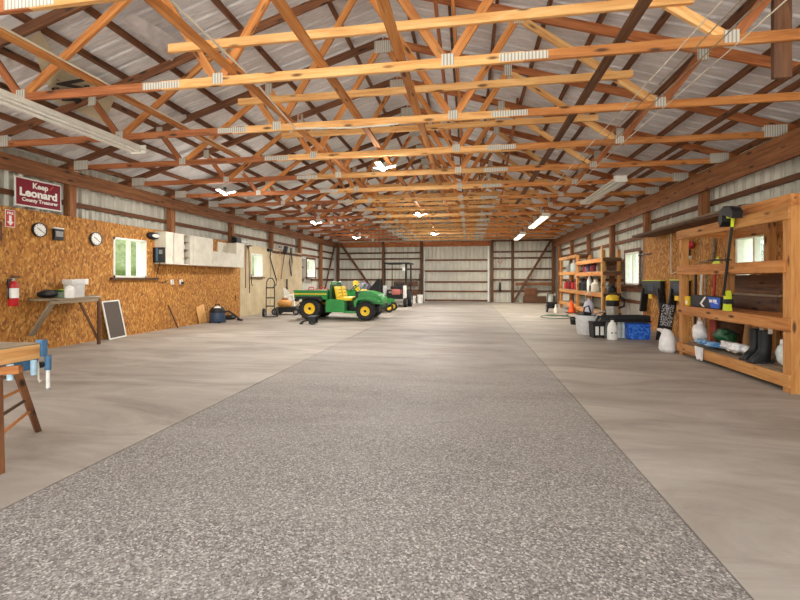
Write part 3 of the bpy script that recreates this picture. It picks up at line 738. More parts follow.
o = beam('tool_rail', (XL + .009, 15.2, 2.28), (XL + .009, 18.05, 2.28), .016, .1, WX); tag(o, 'dark rail along the top of the beige wall that holds the tools', 'rail')
t = thing('chainsaw', 'black chainsaw lying on top of the end of the white cupboard', 'chainsaw', (-7.25, cy(241), CZ1))
MB().box(-.1, .1, -.14, .14, 0, .18, bev=.03).build('motor_body', BLACK, t)
MB().box(-.015, .015, .14, .62, .05, .12, bev=.01).build('guide_bar', STEEL, t, smooth=0)
MB().tube([(0, -.14, .05), (0, -.28, .08), (0, -.28, .2), (0, -.12, .2)], .02).build('handle', BLACK, t)

# ================================================================ hand truck, push mower, chair
def wheel(parent, c, r, w, axis, tyre, rim, name='wheel', rimr=.55, lug=True):
    A = {'x': Matrix.Rotation(PI / 2, 4, 'Y'), 'y': Matrix.Rotation(-PI / 2, 4, 'X')}[axis]
    M = Matrix.Translation(c) @ A; h = w / 2
    o = MB().lathe([(r * rimr, -h * .8), (r * .8, -h), (r * .95, -h * .85), (r, -h * .5), (r, h * .5), (r * .95, h * .85), (r * .8, h), (r * rimr, h * .8)], 30, M).build(name, tyre, parent)
    MB().lathe([(r * rimr, -h * .82), (r * rimr * .95, -h * .6), (r * rimr * .35, -h * .45), (r * .16, -h * .7), (0, -h * .7)], 24, M).lathe([(r * rimr, h * .82), (r * rimr * .95, h * .6), (r * rimr * .35, h * .45), (r * .16, h * .7), (0, h * .7)], 24, M).build('rim', rim, o)
    if lug:
        MB().lathe([(0, -h * .78), (r * .13, -h * .75), (r * .13, h * .75), (0, h * .78)], 12, M).build('hub', BLACK, o)
        m = MB()
        for k in range(18):
            a = 2 * PI * k / 18
            for s in (-1, 1): m.box(r * .97, r * 1.025, -.018, .018, min(0, s * h * .85), max(0, s * h * .85), M @ Matrix.Rotation(a + s * .09, 4, 'Z') @ Matrix.Rotation(s * .25, 4, 'X'))
        m.build('tread_blocks', RUB, o, smooth=0)
    return o
p = on_z(268.5, 317.2)
t = thing('hand_truck', 'dark two-wheeled hand truck standing against the beige wall', 'hand truck', (p.x, p.y + .12, 0), .35)
m = MB()
for s in (-1, 1): m.tube([(s * .13, 0, .04), (s * .13, .08, .9), (s * .12, .09, 1.15), (s * .06, .1, 1.26), (0, .1, 1.27)], .017)
m.build('frame', DGREY, t)
for z in (.35, .62, .95): beam('crossbar', (-.13, .03 + z * .06, z), (.13, .03 + z * .06, z), .02, .04, DGREY, t)
MB().box(-.2, .2, -.22, .0, .015, .03).build('toe_plate', DGREY, t, smooth=0)
for s in (-1, 1): wheel(t, (s * .21, .07, .14), .14, .075, 'x', RUB, GREY, lug=False)
t = thing('push_mower', 'low black push mower with a tan engine cover by the hand truck', 'lawn mower', (on_z(282.5, 315.5).x, on_z(282.5, 315.5).y + .42, 0), 0.1)
MB().prism([(-.42, .1), (.42, .1), (.44, .2), (.3, .27), (-.3, .27), (-.44, .2)], -.26, .26).build('deck', BLACK, t, smooth=.5)
MB().blob((-.1, 0, .37), .26, .2, .17, 3, .03, 3).build('engine_cover', TAN, t)
MB().lathe([(.0, .46), (.12, .46), (.12, .55), (.06, .58), (0, .58)], 18, at(-.1, 0, 0)).build('recoil_cap', plain('brown_plastic', (130, 74, 44), .5), t)
for x in (-.36, .38):
    for s in (-1, 1): wheel(t, (x, s * .29, .11), .11, .05, 'y', RUB, GREY, lug=False)
m = MB()
for s in (-1, 1): m.tube([(.3, s * .2, .25), (.62, s * .2, .5), (.85, s * .2, .72)], .013)
m.tube([(.85, -.2, .72), (.85, .2, .72)], .013); m.build('push_handle', BLACK, t)
# white garden chair
p = on_z(287, 313.5)
t = thing('garden_chair', 'white moulded plastic garden chair behind the tan-topped mower', 'chair', (p.x - .22, p.y + .95, 0), -.15)
MB().prism([(-.24, .40), (.24, .42), (.26, .45), (-.23, .44)], -.24, .24).build('seat', WHITE, t, smooth=0)
m = MB()
prof = [(-.22, .44), (-.30, .70), (-.36, .92)]
bm = m.bm; rows = []
for k in range(9):
    a = -1 + k / 4.0
    rows.append([(bm.verts.new((x - .05 * (1 - a * a) * 0 + .06 * a * a, a * .25 * (1 - .25 * i), z - (.09 * a * a if i == 2 else 0)))) for i, (x, z) in enumerate(prof)])
for A, B in zip(rows, rows[1:]):
    for i in range(2): bm.faces.new((A[i], B[i], B[i + 1], A[i + 1]))
bmesh.ops.solidify(bm, geom=bm.faces[:], thickness=.015)
m.build('backrest', WHITE, t)
for s in (-1, 1):
    MB().tube([(-.26, s * .24, .62), (0, s * .27, .65), (.22, s * .27, .63), (.24, s * .26, .44)], .022).build('armrest', WHITE, t)
    MB().cyl((.23, s * .23, .43), (.29, s * .26, 0), .026, .02, 10).build('leg', WHITE, t)
    MB().cyl((-.22, s * .22, .43), (-.31, s * .25, 0), .026, .02, 10).build('leg', WHITE, t)

# ================================================================ green utility vehicle
fw = on_z(365, 320.6); rw = on_z(309, 320.0)
WBASE = fw.x - rw.x; GY = (fw.y + rw.y) / 2 + .64
t = thing('utility_vehicle', 'green six-wheel-style utility vehicle with yellow seats and a cargo bed', 'utility vehicle', (rw.x, GY, 0), math.atan2(fw.y - rw.y, WBASE) * .3)
MBX = -.48
t['label'] = 'green utility vehicle with yellow seats and wheels and a cargo bed behind'
HW = .64
for s in (-1, 1):
    wheel(t, (0, s * .56, .345), .345, .30, 'y', RUB, YEL, 'rear_wheel', .5)
    wheel(t, (WBASE, s * .58, .285), .285, .22, 'y', RUB, YEL, 'front_wheel', .5)
MB().box(-.42, WBASE + .35, -.28, .28, .22, .40).build('chassis', BLACK, t, smooth=0)
MB().cyl((0, -.5, .345), (0, .5, .345), .05, .05, 12).cyl((WBASE, -.5, .285), (WBASE, .5, .285), .04, .04, 12).build('axle', DGREY, t)
# cargo bed
bed = MB().prism([(-.46, .62), (.50, .62), (.56, .66), (.56, .88), (-.50, .88), (-.50, .70)], -HW, -HW + .03).prism([(-.46, .62), (.50, .62), (.56, .66), (.56, .88), (-.50, .88), (-.50, .70)], HW - .03, HW).box(-.48, .54, -HW, HW, .62, .65).box(.53, .56, -HW, HW, .65, .88).box(-.50, -.47, -HW, HW, .66, .88).build('cargo_bed', GREEN, t, smooth=0)
for s in (-1, 1):
    MB().box(-.52, .58, s * HW - .03, s * HW + .03, .865, .90, bev=.01).build('top_rail', GREEN, bed, smooth=0)
    MB().box(-.5, .52, s * (HW + .004) - .004, s * (HW + .004) + .004, .77, .80).build('yellow_stripe', YEL, bed, smooth=0)
    MB().prism([(-.42, .60), (-.36, .72), (.36, .72), (.42, .58), (.36, .58), (.3, .66), (-.3, .66), (-.36, .56)], s * .72 - .12, s * .72 + .06).build('rear_mudguard', BLACK, t, smooth=0)
# cab side boxes and floor
for s in (-1, 1):
    MB().prism([(.50, .24), (.50, .58), (.62, .64), (1.05, .60), (1.09, .50), (1.09, .24)], s * .60 - .06, s * .60 + .06).build('side_panel', GREEN, t, smooth=0)
    MB().box(1.05, 1.52, s * .6 - .06, s * .6 + .06, .22, .28, bev=.01).build('step', GREEN, t, smooth=0)
MB().box(.46, 1.55, -.56, .56, .24, .28).build('floor_pan', BLACK, t, smooth=0)
MB().box(.60, 1.12, -.54, .54, .28, .58).build('seat_base', DGREEN, t, smooth=0)
MB().prism([(.60, .60), (.66, .60), (.66, 1.06), (.62, 1.08), (.60, 1.0)], -.58, .58).build('seat_screen', DGREEN, t, smooth=0)
MB().tube([(.63, -.5, .95), (.63, -.48, 1.13), (.63, .48, 1.13), (.63, .5, .95)], .025).build('guard_bar', GREEN, t)
for s in (-1, 1):
    st = MB().box(.78, 1.28, s * .29 - .23, s * .29 + .23, .58, .68, bev=.035).build('seat', YEL, t)
    MB().box(-.05, .05, -.22, .22, 0, .42, at(.84, s * .29, .60) @ Matrix.Rotation(-.22, 4, 'Y'), bev=.04).build('backrest', YEL, st)
    m = MB()
    for k in range(3): m.box(.046, .056, -.17, .17, .1 + .1 * k, .115 + .1 * k, at(.84, s * .29, .60) @ Matrix.Rotation(-.22, 4, 'Y'))
    m.build('seam', BLACK, st, smooth=0)
# bonnet
prof = [(1.46, .50), (1.46, .80), (1.56, .87), (1.74, .87), (2.0, .80), (2.16, .70), (2.22, .56), (2.18, .48)]
MB().prism(prof, -.46, .46).build('bonnet', GREEN, t, smooth=.9)
for s in (-1, 1):
    MB().prism([(1.42, .42), (1.40, .58), (1.50, .68), (1.76, .72), (2.02, .68), (2.16, .58), (2.14, .54), (2.0, .61), (1.76, .65), (1.54, .61), (1.48, .52), (1.47, .42)], s * .62 - .17, s * .62 + .08).build('fender', GREEN, t, smooth=.5)
    MB().lathe([(0, 0), (.075, 0), (.08, .03), (.05, .05), (0, .05)], 16, at(2.12, s * .34, .66) @ Matrix.Rotation(PI / 2 - .2, 4, 'Y')).build('headlamp', BLACK, t)
MB().box(1.36, 1.48, -.46, .46, .46, .86, bev=.02).build('dashboard', BLACK, t, smooth=0)
sw = MB().tube([(1.42, -.25, .8), (1.26, -.25, .92)], .02).build('steering_column', BLACK, t)
MB().tube([(1.25 + .08 * math.sin(2 * PI * k / 16), -.25 + .17 * math.cos(2 * PI * k / 16), .93 + .12 * math.sin(2 * PI * k / 16)) for k in range(16)], .015, 8, True).build('steering_wheel', BLACK, sw)
for s in (-1, 1): MB().tube([(1.14, s * .5, .72), (1.22, s * .5, .82), (1.46, s * .5, 1.04), (1.48, s * .4, 1.06)], .02).build('grab_bar', GREEN, t)
m = MB(); m.tube([(2.18, -.4, .34), (2.30, -.38, .38), (2.34, -.3, .46), (2.34, .3, .46), (2.30, .38, .38), (2.18, .4, .34)], .025); m.tube([(2.2, -.25, .3), (2.33, -.25, .46)], .02); m.tube([(2.2, .25, .3), (2.33, .25, .46)], .02)
m.build('front_bumper', BLACK, t)
for k, (x, y, lb) in enumerate(((-.05, -.15, 'red fuel can lying in the bed of the green vehicle'), (.34, -.2, 'second red can in the bed, nearer the yellow seats'))):
    q = thing('fuel_can', lb, 'fuel can', (rw.x + x, GY + y - .2, .655))
    MB().box(-.16, .16, -.12, .12, 0, .26, bev=.04).build('can_body', RED, q); MB().tube([(-.1, 0, .25), (-.08, 0, .33), (.06, 0, .33), (.08, 0, .25)], .016).build('handle', RED, q); MB().cyl((.1, 0, .25), (.14, 0, .33), .03, .022, 10).build('spout', plain('pale_pink', (226, 180, 180), .5), q)
# black folding jack stand on the floor
p = on_z(308, 324.5)
t = thing('jack_stand', 'small black metal step stand on the floor before the green vehicle', 'stand', (p.x, p.y + .1, 0), .1)
beam('foot_bar', (-.22, 0, .06), (.2, 0, .16), .03, .04, BLACK, t)
MB().box(.02, .2, -.16, -.14, .02, .2, bev=.004).build('side_plate', BLACK, t, smooth=0); MB().box(.02, .2, .14, .16, .02, .2, bev=.004).build('side_plate', BLACK, t, smooth=0)
MB().box(-.0, .22, -.18, .18, .2, .225).build('tread_plate', DGREY, t, smooth=0)
MB().cyl((-.22, -.1, .03), (-.22, .1, .03), .03, .03, 10).cyl((.12, -.18, .03), (.12, .18, .03), .03, .03, 10).build('roller', DGREY, t)

# ================================================================ ride-on mower and tractor behind
p = on_z(389, 312.3); ZX, ZY = p.x, p.y + .45
t = thing('riding_mower', 'green riding mower with small yellow front casters behind the utility vehicle', 'riding mower', (ZX, ZY, 0), 0)
MB().prism([(-1.75, .35), (-1.75, .75), (-1.5, .85), (-.85, .62), (-.7, .45), (-.7, .35)], -.4, .4).build('body', GREEN, t, smooth=0)
MB().box(-.8, .1, -.1, .1, .34, .44, bev=.02).build('front_arm', GREEN, t, smooth=0)
for s in (-1, 1):
    MB().tube([(-.75, s * .3, .42), (-.2, s * .42, .46), (.05, s * .44, .42)], .035).build('fork_arm', GREEN, t)
    cf = MB().box(-.06, .05, s * .44 - .07, s * .44 + .07, .345, .42).build('caster_fork', GREEN, t, smooth=0)
    wheel(t, (0, s * .44, .17), .17, .11, 'y', RUB, YEL, 'caster_wheel', .55, False)
    wheel(t, (-1.35, s * .5, .28), .28, .24, 'y', RUB, YEL, 'rear_wheel', .5)
MB().prism([(-.9, .15), (-.15, .15), (-.1, .24), (-.25, .30), (-.85, .30)], -.62, .62).build('mower_deck', DGREEN, t, smooth=0)
st = MB().box(-1.4, -.95, -.25, .25, .72, .84, bev=.04).build('seat', YEL, t)
MB().box(-.06, .06, -.22, .22, 0, .36, at(-1.35, 0, .82) @ Matrix.Rotation(-.15, 4, 'Y'), bev=.05).build('seat_back', YEL, st)
for s in (-1, 1): MB().tube([(-.9, s * .3, .5), (-.85, s * .3, .95), (-.95, s * .15, 1.0)], .018).build('control_lever', BLACK, t)

p = on_z(395.6, 307.2); KX, KY = p.x, p.y + .75
t = thing('canopy_tractor', 'dark compact tractor under a black canopy frame near the back wall', 'tractor', (KX, KY, 0), 0)
k = (KY * CS) / F
MB().box(-.45, .45, -.7, .7, .35, .6, bev=.03).build('chassis', BLACK, t, smooth=0)
MB().box(-.16, .20, -.85, -.2, .55, .80, bev=.04).build('engine_block', PINK, t)
MB().box(-.22, .24, -.8, -.2, .80, .92, bev=.03).build('engine_hood', BLACK, t)
for x in (-.52, .38): 
    MB().box(x - .05, x + .09, -.75, -.55, .30, .95, bev=.02).build('fender_panel', WHITE if x > 0 else plain('pale_grey_paint', (190, 194, 198), .5), t)
for s in (-1, 1): wheel(t, (s * .55, -.1, .34), .34, .2, 'x', RUB, GREY, 'wheel', .5)
for s in (-1, 1): wheel(t, (s * .42, -.62, .22), .22, .16, 'x', RUB, GREY, 'front_wheel', .5)
for x, y, r in ((-.50, -.6, .02), (-.38, .5, .02), (.44, -.6, .05), (.5, .5, .035)): MB().tube([(x, y, .6), (x, y, 1.93)], r).build('canopy_post', BLACK, t)
MB().box(-.56, .62, -.7, .62, 1.91, 1.97, bev=.015).build('canopy', BLACK, t, smooth=0)
MB().box(.28, .40, -.64, -.54, 1.60, 1.90).build('lamp_panel', CLEAR, t, smooth=0)
s_ = MB().box(-.2, .2, .0, .4, .6, .72, bev=.03).build('seat', BLACK, t); MB().box(-.2, .2, .36, .46, .7, 1.05, bev=.03).build('seat_back', BLACK, s_)
MB().cyl((0, -.12, .92), (0, -.04, 1.05), .015, .015, 8).build('steering_column', BLACK, t)
t = thing('machine_attachment', 'black angled machine attachment between the mower seat and the tractor', 'attachment', (KX - 1.06, KY - .05, 0), 0)
MB().prism([(-.42, .0), (.34, .0), (.36, .6), (.28, 1.22), (.16, 1.26), (-.10, .95), (-.42, .6)], -.2, .2).build('blade', BLACK, t, smooth=0)
MB().tube([(.28, -.22, .1), (.28, -.22, 1.2)], .03).build('lift_arm', DGREY, t); MB().box(.1, .2, -.24, -.2, .5, .66).build('warning_decal', STEELB, t, smooth=0)
t = thing('folded_tarp', 'dull purple tarpaulin heaped behind the bonnet of the green vehicle', 'tarpaulin', (KX - 1.75, KY + .4, 0))
MB().blob((0, 0, .5), .5, .35, .55, 3, .06, 9).build('tarp', PURP, t)
for i, (u, y, lb, s) in enumerate(((413.2, 303.2, 'white plastic bucket by the tractor, farther from the sliding door', 1.0), (420.3, 303.2, 'white plastic bucket right beside the sliding door post', 1.15))):
    p = on_z(u, y); q = thing('bucket', lb, 'bucket', (p.x, p.y - .05, 0), 0, 'buckets at the back wall')
    MB().lathe([(0, 0), (.125, 0), (.15 , .36 * s), (.158, .36 * s), (.158, .38 * s), (.14, .38 * s), (.12, .02), (0, .02)], 22).build('pail', WHITE, q)
    MB().tube([(-.155, 0, .34 * s), (-.1, -.12, .22 * s), (.1, -.12, .22 * s), (.155, 0, .34 * s)], .006).build('bail', STEEL, q)
for i, (x0, x1, z, h, lb) in enumerate(((-4.1, -2.75, .98, .26, 'wide brown board leaning level on the back wall behind the tractor, upper one'), (-3.5, -2.7, .42, .5, 'wide brown sheet of wood on the back wall beside the buckets'))):
    o = beam('wall_board', (x0, YB - .16, z), (x1, YB - .16, z), .03, h, WX); tag(o, lb, 'board')
for u, lb in ((410.5, 'thin dark pole leaning by the back wall behind the left bucket'), (419.5, 'thin dark pole beside the sliding door post')):
    a = on_y(u, 274, YB - .18); o = beam('steel_pole', (a.x, YB - .22, a.z), (a.x + .02, YB - .35, 0.005), .035, .035, BLACK, None, (1, 0, 0)); tag(o, lb, 'pole')
# pull cord and boards on the right part of the back wall
a = on_y(500, 262, YB); b = on_y(499.5, 287, YB)
t = thing('pull_cord', 'hanging pull cord with a red handle and black weight on the back wall', 'cord', (a.x, YB - .03, b.z - .25))
MB().cyl((0, 0, .3), (0, 0, 2.2), .008, .008, 6).build('rope', CABW, t)
MB().box(-.06, .06, -.05, .05, 0, .5, bev=.03).build('weight', BLACK, t)
MB().tube([(-.03, -.02, 1.72), (-.1, -.02, 1.6), (.0, -.02, 1.5), (.08, -.02, 1.62), (.03, -.02, 1.75)], .02).build('handle', RED, t)
def back_box(name, u0, u1, y0, y1, Y, th, mat, label):
    a = on_y(u0, y0, Y); b = on_y(u1, y1, Y); zb = max(b.z, .0)
    o = MB().box(a.x, b.x, Y, Y + th, zb, a.z, bev=.004).build(name, mat, smooth=0); tag(o, label, 'board' if 'crate' not in name else 'crate'); return o
o = beam('wall_board', (2.4, YB - .16, .98), (4.25, YB - .16, .98), .03, .17, WD); tag(o, 'brown board fixed level on the back wall right of the pull cord, upper one', 'board')
back_box('plywood_sheet', 524.5, 537, 288, 303.0, YB - .28, .02, WD, 'square plywood sheet standing in front of the right back bay')
back_box('lumber_crate', 524, 546.5, 296.5, 303.4, YB - .75, .35, WX, 'long dark wooden crate on the floor at the right back wall')
back_box('wall_board', 537.5, 556, 293.5, 296, YB - .18, .03, CABW, 'pale narrow board on the back wall beside the right corner post')
p = on_z(549, 303.6); q = thing('bucket', 'pale bucket in the right back corner beside the dark crate', 'bucket', (p.x + .05, p.y, 0))
MB().lathe([(0, 0), (.13, 0), (.155, .36), (.14, .36), (.12, .02), (0, .02)], 20).build('pail', CLEAR, q); MB().tube([(-.15, 0, .34), (-.1, -.13, .24), (.1, -.13, .24), (.15, 0, .34)], .006).build('bail', STEEL, q)

# ================================================================ right side: big shelf unit
SX0, SX1, SY0, SY1 = 3.44, 4.22, 5.20, 7.70
t = thing('shelf_unit', 'large open timber shelf unit of square posts and wide rails by the right wall', 'shelf unit', ((SX0 + SX1) / 2, (SY0 + SY1) / 2, 0)); BIG = t
ZD = (.20, .81, 1.45, 2.03)
for x, y, w_ in ((SX0 + .05, SY0 + .06, .125), (SX0 + .05, SY1 - .05, .10), (SX1 - .05, SY0 + .06, .10), (SX1 - .05, SY1 - .05, .10), (SX1 - .05, 6.72, .10)):
    wbeam('post', (x, y, 0), (x, y, 2.03), w_, w_, WY, t, (0, 1, 0))
for z, hh, m in ((ZD[0], .14, WY), (ZD[1], .14, WO), (ZD[2], .14, WO), (ZD[3], .14, WY)):
    wbeam('front_rail', (SX0 - .022, SY0 - (.0 if z != ZD[2] else -.07), z - hh / 2), (SX0 - .022, SY1, z - hh / 2), .038, hh, m, t)
    wbeam('back_rail', (SX1 + .022, SY0, z - .07), (SX1 + .022, SY1, z - .07), .038, .14, WO, t)
    for y in (SY0 + .02, SY1 - .02): wbeam('end_rail', (SX0, y, z - .06), (SX1, y, z - .06), .035, .11, WO, t)
for z in ZD[:3]:
    for k in range(5):
        wd = (SX1 - SX0) / 5; x = SX0 + wd * (k + .5)
        wbeam('deck_board', (x, SY0 + .01, z - .009), (x, SY1 - .01, z - .014), wd - .006, .018, WG if z == ZD[0] else WO, t)
# vertical boards on the wall behind the lowest shelf
for k in range(8):
    y = SY0 - .2 + .36 * k; o = beam('paneling_board', (XR - .012, y, .02), (XR - .012, y, .78), .34, .02, WL if k % 2 else WO, None, (1, 0, 0)); tag(o, 'light upright paneling board on the wall behind the lowest shelf', 'board', 'paneling boards behind the shelf')
# lumber on the top of the unit
def lum(y0, y1, x, z, w_, h, m, label): o = beam('lumber_board', (x, y0, z), (x, y1, z), w_, h, m); tag(o, label, 'lumber')
lum(5.3, 6.62, 3.60, 2.107, .22, .15, WO, 'thick orange timber on top of the shelf unit')
lum(4.4, 6.1, 3.95, 2.058, .30, .05, WX, 'dark plank on top of the shelf unit behind the orange timber')
lum(4.6, 6.0, 3.95, 2.12, .34, .07, WG, 'upper grey slab of rough lumber on the shelf unit')
o = beam('wall_plank', (4.12, 6.9, 2.26), (4.12, 11.0, 2.26), .5, .05, WX); tag(o, 'long dark plank shelf running along the top of the right chipboard', 'plank')
o = beam('wall_plank', (4.10, 6.9, 2.311), (4.10, 9.9, 2.311), .3, .05, WG); tag(o, 'weathered grey plank lying on the long dark plank shelf', 'plank')
# items on the second shelf (z .81)
def tool_case():
    q = thing('tool_carton', 'black carton with a blue and white label on the middle shelf', 'box', (3.62, 7.02, ZD[1]))
    MB().box(-.14, .0, -.42, .40, 0, .175, bev=.004).build('carton', BLACK, q, smooth=0)
    MB().prism([(-.42, .16), (-.1, .165), (-.18, .01), (-.38, .01), (-.1 - .38, .1)][:4], -.1425, -.141, 'x').build('label', BLUE, q, smooth=0)
    MB().prism([(.12, .06), (-.01, .165), (-.06, .165), (.06, .06), (-.02, .01), (.04, .01)], -.1432, -.1415, 'x').build('label_arrow', WHITE, q, smooth=0)
    for k, (a, b, c_, d) in enumerate(((-.33, -.24, .09, .135), (-.22, -.14, .09, .13), (-.36, -.28, .075, .085))): MB().box(-.1435, -.142, a, b, c_, d).build('label_mark', WHITE, q, smooth=0)
    MB().box(.0, .04, .3, .41, .01, .1).build('flap', DGREY, q, smooth=0)
tool_case()
q = thing('small_carton', 'small yellow box beside the far post on the middle shelf', 'box', (3.53, 7.53, ZD[1]))
MB().box(-.06, .06, -.055, .055, 0, .15, bev=.004).build('carton', YEL, q, smooth=0); MB().box(-.062, -.058, -.03, .03, .03, .08).build('label', WHITE, q, smooth=0)
# string trimmer standing in front
q = thing('grass_trimmer', 'black and lime string trimmer standing upright against the shelf unit', 'trimmer', (3.36, 6.36, .813))
MB().cyl((.03, 0, .22), (-.005, -.26, 1.16), .016, .016, 12).build('shaft', BLACK, q); MB().cyl((-.003, -.25, 1.1), (-.008, -.275, 1.22), .02, .02, 12).build('sleeve', LIME, q)
mt = MB().prism([(-.05, 0), (.045, 0), (.025, .1), (.02, .2), (.035, .26), (-.02, .27), (-.04, .18), (-.03, .1)], -.03, .04, 'x', Matrix.Translation((.07, 0, 0))).build('motor_housing', LIME, q, smooth=.5)
MB().box(.03, .13, -.05, .03, .09, .16, bev=.02).build('battery', BLACK, q)
MB().box(.03, .14, -.03, .03, .20, .215).build('trigger', BLACK, mt, smooth=0)
MB().lathe([(0, 0), (.13, .0), (.13, .012), (0, .02)], 22, at(-.11, -.17, .67)).build('handle_disc', BLACK, q)
gd = MB().lathe([(0, .0), (.05, 0), (.055, .07), (.02, .1), (0, .1)], 18, at(-.03, -.28, 1.21)).build('cutting_head', LIME, q)
MB().prism([(-.17, .1), (-.12, .16), (.02, .20), (.12, .15), (.14, .02), (.11, -.06), (.05, .0), (.05, .09), (-.06, .05), (-.15, .02)], -.05, .07, 'x', at(-.06, -.28, 1.17)).build('guard', BLACK, q, smooth=.5)
# things on the wall and shelf behind the trimmer
for k, (y, z0, z1, m, lb) in enumerate(((6.55, .83, 1.92, WL, 'pale upright stud standing behind the string trimmer'), (6.36, .83, 1.92, WL, 'second pale stud behind the string trimmer'))):
    o = beam('stud', (4.04, y + .3, z0), (4.04, y + .3, z1 - .5), .06, .07, m, None, (1, 0, 0)); tag(o, lb, 'stud')
for k, (z, h, lb) in enumerate(((.91, .2, 'bottom dark board of the stack standing on the middle shelf'), (1.02, .03, 'pale edge strip between the dark boards on the middle shelf'), (1.17, .26, 'top dark board of the stack under the right window'))):
    o = beam('stacked_board', (3.93 + .02 * k, 6.18 , z), (3.93 + .02 * k, 7.12, z), .05, h - .004, WG if k == 1 else WX); tag(o, lb, 'board')
q = thing('cordless_tool', 'red cordless tool hung high on the chipboard behind the far shelf post', 'power tool', (4.31, 9.25, 1.86))
MB().blob((0, 0, .05), .08, .13, .09, 3, .05, 1).build('tool_body', RED, q); MB().box(-.03, .03, -.02, .06, -.16, -.02, bev=.02).build('grip', BLACK, q); MB().box(-.04, .04, -.04, .08, -.22, -.16, bev=.01).build('battery', WHITE, q)
q = thing('wood_slab', 'live-edge slab of wood hung on the chipboard behind the upper shelf', 'slab', (4.37, 8.75, 1.56))
MB().prism([(-.24, 0), (.26, 0), (.22, .2), (.14, .45), (-.02, .53), (-.26, .48), (-.30, .25)], -.02, .02, 'x').build('slab_face', WG, q, smooth=0); MB().prism([(-.20, .02), (.22, .02), (.18, .2), (.1, .42), (-.02, .49), (-.22, .44), (-.25, .25)], -.024, -.021, 'x').build('cut_face', OSB, q, smooth=0)
q = thing('speed_square', 'small lime green speed square on the upper shelf', 'square', (3.66, 7.05, ZD[2])); MB().prism([(-.1, 0), (.1, 0), (.1, .02), (-.05, .13)], -.006, .006, 'x').build('blade', LIME, q, smooth=0); MB().box(-.02, .02, -.1, .1, 0, .012).build('fence', LIME, q, smooth=0)
q = thing('paper_strip', 'white strip of paper lying on the upper shelf edge', 'paper', (3.62, 7.28, ZD[2])); MB().box(-.04, .04, -.12, .12, 0, .006).build('sheet', WHITE, q, smooth=0)
for k, (y, m, lb, h) in enumerate(((8.95, BLACK, 'black garden tool shaft standing on the floor behind the shelf unit', 1.35), (8.84, WHITE, 'white pole standing on the floor behind the shelf unit', 1.42), (8.60, WG, 'grey tool shaft standing against the chipboard behind the shelf unit', 1.4), (8.42, RED, 'red tool shaft standing against the chipboard behind the shelf unit', 1.3))):
    q = thing('garden_pole', lb, 'tool', (4.28, y, 0))
    MB().tube([(0, 0, 0), (.02, .03 * (-1) ** k, h * .5), (.04, .06 * (-1) ** k, h)], .022).build('shaft', m, q); MB().cyl((.04, .06 * (-1) ** k, h), (.045, .07 * (-1) ** k, h + .05), .03, .02, 10).build('end_cap', m, q)
# lowest shelf
q = thing('sack', 'white sack slumped on the floor at the far foot of the shelf unit', 'sack', (3.36, 7.88, 0)); 
MB().lathe([(0, 0), (.12, .0), (.15, .04), (.14, .18), (.10, .30), (.06, .36), (0, .38)], 22, at(0, .05, 0), .85, 1.1).blob((0, .12, .33), .07, .10, .05, 3, .1, 6).build('sack_body', BAG, q); MB().blob((-.06, .2, .35), .05, .07, .03, 2, .1, 3).build('tied_end', BAG, q)
q = thing('plastic_bag', 'white plastic bag standing on the lowest shelf behind the far post', 'bag', (3.64, 7.46, ZD[0])); MB().blob((0, 0, .175), .11, .11, .16, 3, .05, 8).build('bag_body', BAG, q); MB().blob((0, 0, .34), .04, .05, .05, 2, .1, 2).build('knot', BAG, q)
q = thing('red_plank', 'dark red panel standing next to the plastic bag on the lowest shelf', 'panel', (3.74, 7.25, ZD[0] + .012)); MB().box(-.02, .02, -.07, .07, 0, .4, Matrix.Rotation(-.12, 4, 'X'), .004).build('panel_face', plain('brick_red', (140, 52, 40), .6), q, smooth=0)
q = thing('straw_basket', 'brown tangled basket on the lowest shelf above the white bag', 'basket', (4.0, 7.38, ZD[0])); MB().lathe([(0, 0), (.16, 0), (.2, .3), (.21, .42), (.19, .42), (.17, .05), (0, .04)], 18).build('basket_body', WX, q); MB().tube([(-.2, 0, .4), (-.1, 0, .54), (.1, 0, .54), (.2, 0, .4)], .015).build('handle', BLACK, q)
q = thing('tarp_bundle', 'dark green folded tarp bundle on the lowest shelf', 'bundle', (3.80, 7.08, ZD[0])); MB().blob((0, 0, .175), .13, .17, .14, 3, .08, 12).build('bundle_body', DGREEN, q); MB().tube([(-.1, -.15, .22), (0, -.17, .27), (.1, -.15, .22)], .012).build('strap', BLACK, q)
q = thing('tarp', 'blue and white folded tarp hanging over the edge of the lowest shelf', 'tarp', (3.54, 7.0, ZD[0])); MB().blob((0, 0, .075), .13, .30, .05, 4, .12, 14).build('folded_cloth', BLUCL, q); MB().prism([(-.1, .03), (.1, .03), (.08, -.1), (.03, -.17), (-.03, -.14), (-.08, -.16)], -.158, -.135, 'x', at(-.02, -.05, 0)).build('hanging_end', BAG, q, smooth=0)
q = thing('print_cloth', 'crumpled white printed cloth on the lowest shelf beside the boots', 'cloth', (3.60, 6.47, ZD[0])); MB().blob((0, 0, .10), .15, .24, .075, 4, .13, 21).build('cloth_body', CLOTH, q)
q = thing('thin_boards', 'thin grey boards lying flat on the lowest shelf under the cloth', 'boards', (3.98, 6.3, ZD[0])); MB().box(-.16, .12, -.5, .35, 0, .03).build('board', WG, q, smooth=0); MB().box(-.15, .1, -.48, .3, .031, .055).build('upper_board', WG, q, smooth=0)
